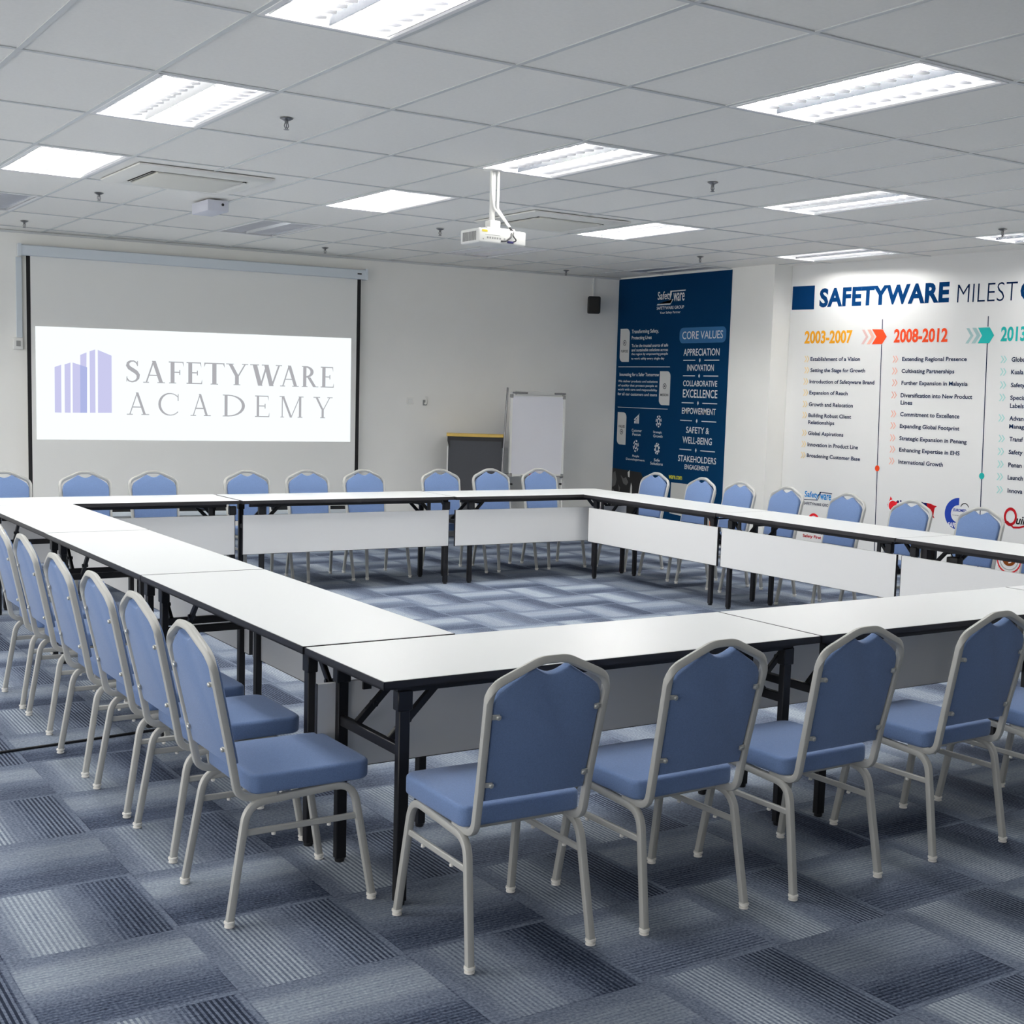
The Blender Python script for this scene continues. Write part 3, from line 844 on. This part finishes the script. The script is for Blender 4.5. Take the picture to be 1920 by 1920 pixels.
g = G(); put_text(g, 'CORE VALUES', Y(11.808), 2.300, Y(11.110), 2.388, -.0062, .004)
pp('heading', g, m_print)
vals = [('APPRECIATION', 11.775, 11.155, 2.113, 2.193), ('INNOVATION', 11.700, 11.240, 1.943, 2.015), ('COLLABORATIVE', 11.760, 11.171, 1.770, 1.836),
        ('EXCELLENCE', 11.757, 11.160, 1.642, 1.735), ('EMPOWERMENT', 11.760, 11.174, 1.457, 1.528), ('SAFETY &', 11.672, 11.270, 1.242, 1.314),
        ('WELL-BEING', 11.728, 11.217, 1.122, 1.200), ('STAKEHOLDERS', 11.795, 11.130, .913, .985), ('ENGAGEMENT', 11.671, 11.248, .830, .884)]
for w_, a, b, z0, z1 in vals:
    g = G(); put_text(g, w_, Y(a), z0, Y(b), z1, e1, .010)
    pp('value_lettering', g, m_print)
g = G()
for a, b, z in ((11.775, 11.155, 2.062), (11.77, 11.16, 1.888), (11.772, 11.158, 1.583), (11.787, 11.159, 1.382), (11.776, 11.158, 1.052)):
    g.box(Y(a), e1, z-.005, Y(a)+.21, -.004, z+.005); g.box(Y(b)-.25, e1, z-.005, Y(b), -.004, z+.005)
    c = Y((a+b)/2)-.02; g.prism([(c-.014, z), (c, z-.024), (c+.014, z), (c, z+.024)], e1, -.004)
for a, b, z in ((13.007, 12.014, 1.988), (12.99, 12.022, 1.501)): g.box(Y(a), e1, z-.003, Y(b), -.004, z+.003)
pp('rules', g, m_print)
m_tab = mat('poster_pale_tab', rgb(206, 206, 204), .6)
m_ink = mat('print_dark_ink', rgb(28, 36, 48), .6)
for (a, b, z0, z1, word, wz) in ((12.99, 12.803, 2.048, 2.443, 'PURPOSE', 2.16), (12.192, 11.995, 1.546, 1.938, 'MISSION', 1.65), (12.985, 12.809, 1.050, 1.440, 'VALUES', 1.255)):
    tb = pp('tab', G().flat(leaf(Y(a), z0, Y(b), z1, .06), -.004), m_tab)
    g = G(); put_text(g, word, Y(a)+.025, wz, Y(b)-.025, wz+.030, -.0062, .02)
    cx, cz = Y((a+b)/2), wz+.115
    if word == 'VALUES': cz = wz-.05
    for k in range(10):
        t0, t1 = 2*PI*k/10, 2*PI*(k+.8)/10
        g.add([(cx+r*math.cos(t_), -.0062, cz+r*math.sin(t_)) for r, t_ in ((.034, t0), (.034, t1), (.024, t1), (.024, t0))], [(0,1,2,3)])
    g.add([(cx+.010*math.cos(2*PI*k/8), -.0062, cz+.012*math.sin(2*PI*k/8)) for k in range(8)], [tuple(range(8))])
    pp('tab_lettering', g, m_ink, tb)
g = G()
put_text(g, 'Transforming Safety,', Y(12.765), 2.372, Y(12.246), 2.430, e1, .012)
put_text(g, 'Protecting Lives', Y(12.761), 2.300, Y(12.375), 2.354, e1, .012)
put_text(g, 'Innovating for a Safer Tomorrow', Y(12.977), 1.865, Y(12.207), 1.918, e1, .012)
for k, l in enumerate(('To be the trusted source of safe', 'and sustainable solutions across', 'the region by empowering people', 'to work safely every single day')):
    z = 2.222-k*.052; put_text(g, l, Y(12.755), z, Y(12.06 if k < 3 else 12.12), z+.036, e1, .010)
for k, l in enumerate(('We deliver products and solutions', 'of quality that protect people at', 'work with care and responsibility', 'for all our customers and teams')):
    z = 1.795-k*.050; put_text(g, l, Y(13.0), z, Y(12.23), z+.035, e1, .010)
pp('body_lettering', g, m_print)
g = G()
for k in range(4): g.box(Y(12.65)+k*.025, e1, 1.315, Y(12.65)+k*.025+.015, -.004, 1.345+k*.022)
g.prism([(Y(12.655), 1.365), (Y(12.57), 1.42), (Y(12.55), 1.435), (Y(12.575), 1.405), (Y(12.65), 1.355)], e1, -.004)
pp('icon', g, m_print)
def ring_icon(cx, cz, r, teeth, inner):
    g = G()
    for k in range(teeth):
        t0, t1 = 2*PI*k/teeth, 2*PI*(k+.6)/teeth
        g.add([(cx+q*math.cos(a)*.75, e1, cz+q*math.sin(a)) for q, a in ((r, t0), (r, t1), (r*.72, t1), (r*.72, t0))], [(0,1,2,3)])
    for k in range(12):
        t0, t1 = 2*PI*k/12, 2*PI*(k+1)/12
        g.add([(cx+q*math.cos(a)*.75, e1, cz+q*math.sin(a)) for q, a in ((inner, t0), (inner, t1), (inner*.6, t1), (inner*.6, t0))], [(0,1,2,3)])
    return g
pp('icon', ring_icon(Y(12.18), 1.355, .072, 7, .040), m_print)
pp('icon', ring_icon(Y(12.60), 1.045, .075, 6, .038), m_print)
pp('icon', ring_icon(Y(12.19), 1.035, .070, 8, .046), m_print)
g = G()
for a, b, z, l in ((12.691, 12.495, 1.215, 'Customer'), (12.675, 12.515, 1.168, 'Focus'), (12.274, 12.112, 1.208, 'Strategic'), (12.270, 12.096, 1.165, 'Growth'),
                   (12.66, 12.53, .905, 'People'), (12.786, 12.418, .862, 'Development'), (12.24, 12.13, .885, 'Safe'), (12.307, 12.07, .842, 'Solutions')):
    put_text(g, l, Y(a), z, Y(b), z+.034, e1, .010)
pp('icon_captions', g, m_print)
# printed photo strip at the foot of the poster
ph = pp('photo_strip', G().flat([(.032, .03), (.66, .03), (.78, .45), (.70, .62), (.62, .735), (.032, .755)], -.004), mat('photo_black', rgb(16, 17, 20), .6))
m_ph1 = mat('photo_grey', rgb(96, 96, 96), .6); m_ph2 = mat('photo_pale', rgb(205, 205, 200), .6); m_hv = mat('photo_hi_vis', rgb(190, 200, 40), .6)
g = G()
for P in ([(.07,.70),(.11,.72),(.14,.62),(.12,.55),(.06,.52),(.05,.60)], [(.22,.68),(.28,.64),(.33,.66),(.38,.60),(.34,.56),(.28,.58)], [(.06,.50),(.10,.48),(.09,.40),(.05,.42)], [(.18,.56),(.22,.52),(.20,.46)]):
    g.flat(P, -.0055, .001)
pp('photo_detail', g, m_ph1, ph)
pp('photo_detail', G().flat([(.42,.44),(.46,.44),(.455,.56),(.435,.60),(.425,.54)], -.0055, .001).flat([(.36,.72),(.40,.75),(.40,.66),(.37,.67)], -.0055, .001), m_ph2, ph)
pp('photo_detail', G().flat([(.60,.36),(.70,.36),(.73,.62),(.70,.70),(.66,.60)], -.0055, .001), m_hv, ph)
pp('photo_detail', G().flat([(.80,.10),(.95,.10),(1.0,.34),(.96,.48),(.86,.50),(.80,.42)], -.0055, .001), mat('photo_olive', rgb(70, 78, 22), .6))
pp('photo_detail', G().flat([(.84,.30),(.90,.28),(.93,.36),(.88,.42)], -.0070, .001), m_hv)
g = G(); put_text(g, 'ware.com', Y(11.95), .700, Y(11.71), .742, e1, .015)
pp('web_address', g, mat('poster_yellow_print', rgb(226, 222, 40), .6))
pp('photo_detail', G().flat([(1.19, .30), (1.56, .28), (1.60, .66), (1.20, .66)], -.0055, .001).flat([(1.56,.40),(1.92,.36),(2.00,.60),(1.66,.69)], -.006, .001), m_ph2)
pp('photo_detail', G().flat([(1.62, .30), (1.66, .30), (1.66, .70), (1.63, .70)], -.0075, .001), m_ph1)
pp('photo_detail', G().flat([(1.70, .05), (1.97, .04), (1.985, .42), (1.72, .44)], -.0075, .001), mat('photo_orange', rgb(224, 104, 24), .6))
pp('photo_detail', G().flat([(1.76, .06), (1.80, .06), (1.82, .26), (1.86, .26), (1.88, .06), (1.93, .06), (1.90, .33), (1.79, .33)], -.0090, .001), m_ph2)

# ------------------------------------------------------------------ milestones mural on the right wall
mur = MUR.thing('wall_mural', 'printed company milestones timeline mural on the white right wall', 'mural', 0, 0, 0)
e = -.002
def mp_(name, g, m, parent=mur): return obj(name, g, m, parent, 0)
m_mnavy = mat('mural_navy', rgb(6, 48, 92), 1.0, spec=.05); m_mink = mat('mural_dark_blue_ink', rgb(12, 32, 66), 1.0, spec=.05)
m_or = mat('mural_amber', rgb(232, 160, 40), .9, spec=.1); m_red = mat('mural_vermilion', rgb(232, 78, 40), .9, spec=.1); m_teal = mat('mural_teal', rgb(44, 176, 170), .9, spec=.1)
m_por = mat('mural_pale_amber', rgb(244, 216, 160), .9, spec=.1); m_pred = mat('mural_pale_red', rgb(246, 184, 166), .9, spec=.1); m_ptea = mat('mural_pale_teal', rgb(170, 222, 216), .9, spec=.1)
m_gtea = mat('mural_grey_teal', rgb(168, 198, 198), .9, spec=.1); m_gred = mat('mural_grey_pink', rgb(226, 190, 186), .9, spec=.1)
def sh(P): return G().add([(x, e, z) for x, z in P], [tuple(range(len(P)))])
mp_('title_square', sh([(.021, 2.595), (.321, 2.593), (.318, 2.836), (.021, 2.838)]), m_mnavy)
g = G(); put_text(g, 'SAFETYWARE', .388, 2.608, 1.950, 2.803, e, .042, 0.0, 1.06); mp_('title_lettering', g, m_mnavy)
g = G(); put_text(g, 'MILEST', 2.040, 2.602, 2.664, 2.772, e, -.014); mp_('title_lettering', g, m_mink)
g = G(); put_text(g, 'ONES', 2.695, 2.598, 3.25, 2.776, e, .03); mp_('title_lettering', g, m_mnavy)
for w_, a, b, m in (('2003-2007', .216, .838, m_or), ('2008-2012', 1.348, 1.962, m_red), ('2013', 2.527, 2.78, m_teal)):
    g = G(); put_text(g, w_, a, 2.238, b, 2.372, e, .032); mp_('period_heading', g, m)
mp_('timeline_arrow', sh([(1.080,2.374),(1.210,2.371),(1.262,2.299),(1.209,2.226),(1.085,2.226),(1.137,2.300)]), m_red)
mp_('timeline_arrow', sh([(2.285,2.367),(2.408,2.368),(2.458,2.295),(2.412,2.224),(2.292,2.224),(2.332,2.294)]), m_teal)
def chev(x, z0, z1, w, t):
    zm = (z0+z1)/2; return [(x, z1), (x+t, z1), (x+t+w, zm), (x+t, z0), (x, z0), (x+w, zm)]
def chev_mesh(L_, z0, z1, w, t):
    g = G()
    for x in L_:
        zm = (z0+z1)/2
        g.add([(a, e, b) for a, b in [(x, z1), (x+t, z1), (x+t+w, zm), (x+w, zm)]], [(0,1,2,3)])
        g.add([(a, e, b) for a, b in [(x+w, zm), (x+t+w, zm), (x+t, z0), (x, z0)]], [(0,1,2,3)])
    return g
mp_('arrow_chevron', chev_mesh([1.022], 2.227, 2.372, .052, .042), m_pred); mp_('arrow_chevron', chev_mesh([.955], 2.228, 2.372, .052, .032), m_gred)
mp_('arrow_chevron', chev_mesh([2.224], 2.224, 2.367, .050, .042), m_gtea); mp_('arrow_chevron', chev_mesh([2.160], 2.224, 2.365, .050, .032), m_gtea)
for x0, x1, z1, dz, m in ((1.199, 1.262, 2.470, 1.001, m_red), (2.385, 2.450, 2.470, 1.005, m_teal)):
    # printed line leaning a little, drawn in two pieces around the arrow
    xa = lambda z: x0+(x1-x0)*(z1-z)/(z1-.25)
    g = G()
    for a, b in ((z1, 2.374), (2.224, .12)):
        g.add([(xa(a)-.0045, e, a), (xa(a)+.0045, e, a), (xa(b)+.0045, e, b), (xa(b)-.0045, e, b)], [(0,1,2,3)])
    mp_('timeline', g, m_mink)
    mp_('timeline_dot', G().add([(xa(dz)+.028*math.cos(2*PI*k/20), e-.001, dz+.030*math.sin(2*PI*k/20)) for k in range(20)], [tuple(range(20))]), m)
colA = [('Establishment of a Vision', .311, .951, 2.060), ('Setting the Stage for Growth', .318, 1.022, 1.944), ('Introduction of Safetyware Brand', .313, 1.144, 1.827), ('Expansion of Reach', .319, .819, 1.712),
        ('Growth and Relocation', .320, .894, 1.592), ('Building Robust Client', .323, .880, 1.477), ('Relationships', .324, .669, 1.405), ('Global Aspirations', .330, .794, 1.291),
        ('Innovation in Product Line', .331, .989, 1.174), ('Broadening Customer Base', .330, 1.022, 1.058)]
colB = [('Extending Regional Presence', 1.461, 2.186, 2.058), ('Cultivating Partnerships', 1.462, 2.060, 1.943), ('Further Expansion in Malaysia', 1.470, 2.213, 1.828), ('Diversification into New Product', 1.470, 2.272, 1.709),
        ('Lines', 1.474, 1.610, 1.638), ('Commitment to Excellence', 1.477, 2.147, 1.525), ('Expanding Global Footprint', 1.481, 2.155, 1.410), ('Strategic Expansion in Penang', 1.484, 2.244, 1.290),
        ('Enhancing Expertise in EHS', 1.490, 2.176, 1.178), ('International Growth', 1.490, 2.001, 1.062)]
colC = [('Global', 2.654, 2.80, 2.055), ('Kuala', 2.658, 2.782, 1.942), ('Safety', 2.665, 2.806, 1.824), ('Specia', 2.667, 2.822, 1.711), ('Labels', 2.670, 2.808, 1.639), ('Advan', 2.673, 2.815, 1.525),
        ('Manag', 2.676, 2.826, 1.452), ('Transf', 2.688, 2.824, 1.338), ('Safety', 2.689, 2.83, 1.220), ('Penan', 2.694, 2.83, 1.104), ('Launch', 2.697, 2.85, .990), ('Innova', 2.705, 2.855, .871)]
desc = set('gpyjq')
for col, bl, mb in ((colA, .228, m_por), (colB, 1.348, m_pred), (colC, 2.540, m_ptea)):
    for k, (l, a, b, z) in enumerate(col):
        z0 = z-(.010 if any(c in desc for c in l) else 0)
        g = G(); put_text(g, l, a, z0, b, z+.042, e, .022); mp_('milestone_line', g, m_mink)
        if l not in ('Relationships', 'Lines', 'Labels', 'Manag'):
            mp_('bullet_chevron', chev_mesh([a-(.083 if bl < 1 else .113), a-(.053 if bl < 1 else .083)], z-.012, z+.054, .024, .012), mb)
# small emblems at the foot of the mural
m_sky = mat('mural_bright_blue', rgb(20, 128, 200), .9, spec=.1)
g = G(); put_text(g, 'Safety', .328, .625, .520, .706, e, .02); put_text(g, 'ware', .535, .630, .680, .690, e, .02); mp_('emblem_lettering', g, m_sky)
g = sh([(.530,.712),(.692,.706),(.692,.698),(.548,.703),(.520,.66),(.510,.66)]); g.add([(x, e, z) for x, z in [(.322,.610),(.505,.617),(.528,.66),(.520,.66),(.500,.624),(.322,.618)]], [(0,1,2,3,4,5)])
put_text(g, 'SAFETYWARE GROUP', .322, .562, .70, .592, e, .015); mp_('emblem_bars', g, m_mink)
def disc(cx, cz, rx, rz, n=28): return [(cx+rx*math.cos(2*PI*k/n), cz+rz*math.sin(2*PI*k/n)) for k in range(n)]
def ring(cx, cz, r0, r1, a0=0, a1=2*PI, n=32, yy=e, sq=1.0):
    g = G()
    for k in range(n):
        t0, t1 = a0+(a1-a0)*k/n, a0+(a1-a0)*(k+1)/n
        g.add([(cx+r*math.cos(a)*sq, yy, cz+r*math.sin(a)) for r, a in ((r0, t0), (r0, t1), (r1, t1), (r1, t0))], [(0,1,2,3)])
    return g
m_dred = mat('mural_dark_red', rgb(176, 26, 34), .9, spec=.1); m_bred = mat('mural_bright_red', rgb(222, 40, 48), .9, spec=.1); m_blk = mat('mural_black', rgb(22, 22, 24), .9, spec=.1)
mp_('emblem_crescent', ring(.465, .405, .075, .050, .3, PI-.3, 14), m_bred)
g = G(); put_text(g, 'Boomerang', .328, .268, .593, .303, e, .03); mp_('emblem_lettering', g, m_blk)
g = G(); put_text(g, 'Safety First', .331, .210, .580, .250, e, .03); mp_('emblem_lettering', g, m_dred)
mp_('red_map_shape', sh([(1.421,.735),(1.456,.694),(1.512,.690),(1.495,.655),(1.475,.615),(1.43,.597),(1.395,.63),(1.389,.650),(1.41,.69)]), m_bred)
mp_('red_map_shape', sh([(1.845,.706),(1.895,.700),(1.930,.688),(1.964,.684),(1.940,.665),(1.935,.633),(1.930,.59),(1.945,.566),(1.915,.575),(1.895,.577),(1.868,.649),(1.85,.68)]), m_dred)
g = sh([(1.780,.712),(1.81,.705),(1.848,.706),(1.852,.68),(1.87,.649),(1.85,.64),(1.81,.68)])
g.add([(x, e, z) for x, z in disc(1.512, .689, .014, .014, 8)], [tuple(range(8))]); g.add([(x, e, z) for x, z in disc(1.545, .698, .010, .009, 8)], [tuple(range(8))])
mp_('blue_map_shape', g, mat('mural_deep_navy', rgb(24, 26, 84), .9, spec=.1))
mp_('map_ring', ring(1.455, .645, .060, .050, .9, 5.2, 24, e-.0005), mat('mural_white', rgb(236, 236, 236), .9, spec=.1))
m_roy = mat('mural_royal_blue', rgb(40, 66, 156), .9, spec=.1)
mp_('ring_emblem', ring(2.205, .632, .150, .082, PI/2, 1.5*PI+.2, 30), m_roy)
g = G(); put_text(g, 'EUROMED', 2.148, .652, 2.288, .680, e, .03, .1); mp_('ring_emblem_lettering', g, m_roy)
g = ring(2.268, .693, .046, .038, .2, PI-.2, 12); put_text(g, 'for the best in safety', 2.142, .609, 2.262, .622, e, .01); mp_('ring_emblem_detail', g, m_blk)
g = G(); put_text(g, 'SAFE', 2.10, .50, 2.19, .545, e-.001, .03); mp_('ring_emblem_lettering', g, mat('mural_white', rgb(236, 236, 236), .9, spec=.1))
g = ring(2.752, .655, .085, .058, 0, 2*PI, 28, e, .78)
tail = [(2.700,.60),(2.73,.605),(2.755,.585),(2.79,.560),(2.85,.565),(2.92,.590),(3.0,.575)]
for k in range(len(tail)-1):
    (a, b), (c, d_) = tail[k], tail[k+1]; w_ = .009
    g.add([(a, e, b-w_), (c, e, d_-w_), (c, e, d_+w_), (a, e, b+w_)], [(0,1,2,3)])
mp_('script_initial', g, m_dred)
g = G(); put_text(g, 'uik', 2.813, .592, 2.935, .672, e, .02, .25); mp_('script_lettering', g, m_blk)
g = ring(2.770, .262, .124, .112, 0, 2*PI, 36)
for k in range(40):
    a = 2*PI*k/40; g.add([(2.770+r*math.cos(q), e, .262+r*math.sin(q)) for r, q in ((.116, a), (.132, a+.05), (.116, a+.1))], [(0,1,2)])
mp_('seal_rim', g, m_bred)
g = ring(2.770, .262, .088, .097, 0, 2*PI, 36, e); mp_('seal_lettering_band', g, mat('mural_band_grey', rgb(170, 170, 168), .9, spec=.1))
mp_('seal_centre', sh(disc(2.770, .275, .072, .072)), mat('mural_brown', rgb(120, 62, 22), .9, spec=.1))
mp_('seal_bird', G().add([(x, e-.001, z) for x, z in [(2.72,.30),(2.76,.325),(2.79,.29),(2.77,.25),(2.735,.262)]], [(0,1,2,3,4)]), m_dred)
mp_('seal_swirl', ring(2.765, .275, .045, .036, -1.6, 1.6, 14, e-.0015), mat('mural_white', rgb(236, 236, 236), .9, spec=.1))

# ------------------------------------------------------------------ projector
t = thing('projector', 'white projector hanging from the ceiling by a pole with cables', 'projector', (4.475, 7.415, 2.57))
def pj(x0, y0, z0, x1, y1, z1, r=.012): return G().rbox(x0-4.475, y0-7.415, z0-2.57, x1-4.475, y1-7.415, z1-2.57, r, 3)
obj('body', pj(4.297, 7.30, 2.572, 4.652, 7.535, 2.664), m_plastic, t)
g = G()
for k in range(9): g.box(4.2945-4.475, 7.335-7.415+k*.019, .018, 4.297-4.475, 7.335-7.415+k*.019+.012, .074)
obj('side_vent', g, m_grey, t)
obj('top_hump', pj(4.37, 7.32, 2.655, 4.58, 7.50, 2.676, .006), m_plastic, t)
obj('lens', G().cyl((.08, .115, .045), (.08, .135, .045), .032, 18), m_dark, t)
obj('warning_label', G().box(-.155, -.1165, .070, -.115, -.1148, .084), mat('yellow_label', rgb(228, 206, 60), .5), t)
g = G()
for k, x in enumerate((-.145, -.112, -.094, -.076, -.058, -.040, -.020, .012)):
    w_ = .006 if k else .004; g.box(x-w_, -.1160, .030 if k else .022, x+w_, -.1145, .042 if k else .030)
g.box(-.13, -.1160, .053, -.02, -.1148, .055)
obj('ports', g, m_grey, t)
g = G().rbox(-.045, -.03, .094, .035, .04, .160, .008, 2); g.box(-.08, -.05, .092, .07, .06, .100)
obj('mount_head', g, m_plastic, t)
obj('pole', G().cyl((-.012, .005, .15), (-.012, .005, .4799), .019, 16), m_plastic, t)
obj('ceiling_plate', G().lathe([(.055, .470), (.06, .474), (.06, .4795)], (-.012, .005, 0), 20), m_plastic, t)
def cab(pts, r, m, nm='cable'): obj(nm, G().tube(fillet([Vector(p) for p in pts], .03, 5), circ(r, 8), ref=(0,1,0)), m, t)
cab([(.018, -.012, .479), (.016, -.016, .30), (.010, -.024, .235), (.055, -.06, .150), (.066, -.09, .115)], .009, m_plastic)
cab([(-.032, -.010, .479), (-.030, -.016, .33), (-.016, -.022, .24), (.050, -.055, .155), (.060, -.085, .12)], .007, m_plastic)
cab([(.060, -.085, .125), (.072, -.10, .09), (.05, -.135, .05), (.015, -.130, .022), (-.015, -.118, .022)], .005, m_dark)
cab([(.066, -.09, .118), (.085, -.11, .085), (.060, -.135, .060), (.095, -.135, .030), (.062, -.120, .020)], .004, m_dark)
obj('cable_plug', G().rbox(.030, -.128, .012, .075, -.116, .026, .003, 1), mat('blue_plug', rgb(32, 30, 84), .5), t)

# ------------------------------------------------------------------ air conditioner cassettes
def make_ac(label):
    t = thing('ceiling_air_conditioner', label, 'air conditioner', (0,0,H), 0, 'ceiling cassette air conditioners')
    o, i_ = .465, .30
    g = G()
    ring_ = []
    V = []
    for r, z in ((o, -.002), (o, -.012), (o-.03, -.026), (.36, -.030), (.335, -.022)):
        V += [(-r, -r, z), (r, -r, z), (r, r, z), (-r, r, z)]
    F = []
    for k in range(4):
        for q in range(4): F.append((k*4+q, k*4+(q+1) % 4, (k+1)*4+(q+1) % 4, (k+1)*4+q))
    g.add(V, F); obj('fascia', g, m_offwhite, t)
    obj('return_grille', G().rbox(-i_, -i_, -.036, i_, i_, -.016, .012, 2), mat('cassette_grille', rgb(224, 222, 212), .6), t)
    for k in range(4):
        a = k*PI/2; c, s = math.cos(a), math.sin(a)
        g = G().box(-.28, .303, -.022, .28, .330, -.019)
        g.v = [(x*c-y*s, x*s+y*c, z) for x, y, z in g.v]
        l = obj('air_slot', g, m_dark, t)
        g = G().add([(-.27, .312, -.020), (.27, .312, -.020), (.27, .336, -.033), (-.27, .336, -.033), (-.27, .312, -.018), (.27, .312, -.018), (.27, .336, -.031), (-.27, .336, -.031)],
                    [(0,3,2,1),(4,5,6,7),(0,1,5,4),(1,2,6,5),(2,3,7,6),(3,0,4,7)])
        g.v = [(x*c-y*s, x*s+y*c, z) for x, y, z in g.v]
        obj('flap', g, m_offwhite, l)
    return t
ac = make_ac('square ceiling air conditioner between the two left lights and the screen'); ac.location = (3.09, 9.285, H); reg(None)
dup(ac, (6.13, 9.24, H), 0, 'square ceiling air conditioner partly hidden behind the projector', 'ceiling cassette air conditioners')

# ------------------------------------------------------------------ sprinklers
def make_sprinkler():
    t = thing('sprinkler', '', 'sprinkler', (0,0,H), 0, 'ceiling sprinkler heads')
    obj('collar', G().lathe([(.010, -.014), (.020, -.010), (.034, -.003), (.036, -.0005)], (0,0,0), 14), m_chrome, t)
    g = G().cyl((0,0,-.028), (0,0,-.012), .010, 10)
    for s in (-1, 1): g.tube([(s*.009, 0, -.026), (s*.012, 0, -.040), (s*.003, 0, -.056)], circ(.0028, 6), ref=(0,1,0))
    g.cyl((0,0,-.050), (0,0,-.030), .003, 6)
    obj('frame', g, m_chrome, t)
    obj('deflector', G().lathe([(.014, -.060), (.015, -.058), (.004, -.056)], (0,0,0), 12), m_chrome, t)
    return t
sp0 = make_sprinkler(); reg(None)
SPR = [((2.81, 6.82), 'ceiling sprinkler right of the upper left light'), ((2.815, 10.50), 'ceiling sprinkler left of the left air conditioner'),
       ((5.78, 6.81), 'ceiling sprinkler right of the light above the projector'), ((5.737, 10.42), 'ceiling sprinkler just left of the projector'),
       ((2.79, 12.90), 'ceiling sprinkler in the far left corner above the screen casing'), ((5.685, 12.75), 'ceiling sprinkler above the right end of the screen casing'),
       ((8.66, 12.72), 'ceiling sprinkler near the back wall above the loudspeaker'), ((8.68, 10.37), 'ceiling sprinkler above the blue poster corner light'),
       ((8.90, 6.92), 'ceiling sprinkler at the right picture edge beside a light')]
for k, ((x, y), l) in enumerate(SPR):
    if k == 0: sp0.location = (x, y, H); sp0['label'] = l
    else: dup(sp0, (x, y, H), 0, l, 'ceiling sprinkler heads')

# ------------------------------------------------------------------ small ceiling camera box
t = thing('ceiling_sensor', 'small white camera box under the ceiling in front of the screen', 'camera', (3.60, 10.22, H), .0)
g = G().rbox(-.085, -.15, -.098, .085, .22, -.012, .008, 2); obj('housing', g, mat('bluish_white_plastic', rgb(206, 208, 218), .5), t)
obj('mount', G().box(-.05, -.05, -.014, .05, .12, -.001), m_grey, t)
obj('lens', G().cyl((.035, -.152, -.045), (.035, -.148, -.045), .011, 12), m_dark, t)

# ------------------------------------------------------------------ cables and adapters
o = obj('floor_cable', G().tube(fillet([(.6, 5.93, .006), (1.2, 5.985, .006), (1.9, 6.06, .006), (2.32, 6.00, .006)], .2, 5), circ(.006, 8), ref=(0,0,1)), m_black)
tag(o, 'thin black cable lying across the carpet beside the left chairs', 'cable')
t = thing('power_adapter', 'black power adapter hanging under the right row table near the joint', 'power adapter', (7.0, 5.645, .60))
obj('block', G().rbox(-.03, -.045, -.005, .03, .045, .055, .006, 2), m_dark, t)
obj('cord', G().tube(fillet([Vector(p) for p in ((0, .02, .055), (.01, .05, .09), (.02, .05, .112))], .02, 4), circ(.004, 8), ref=(1,0,0)), m_dark, t)
t = thing('cable_socket_strip', 'black socket strip hanging under the right row table joint', 'socket strip', (7.0, 5.885, .60))
obj('strip', G().rbox(-.02, -.03, 0, .02, .03, .10, .004, 1), m_dark, t)
obj('hanger', G().box(-.01, -.012, .10, .01, .012, .116), m_dark, t)
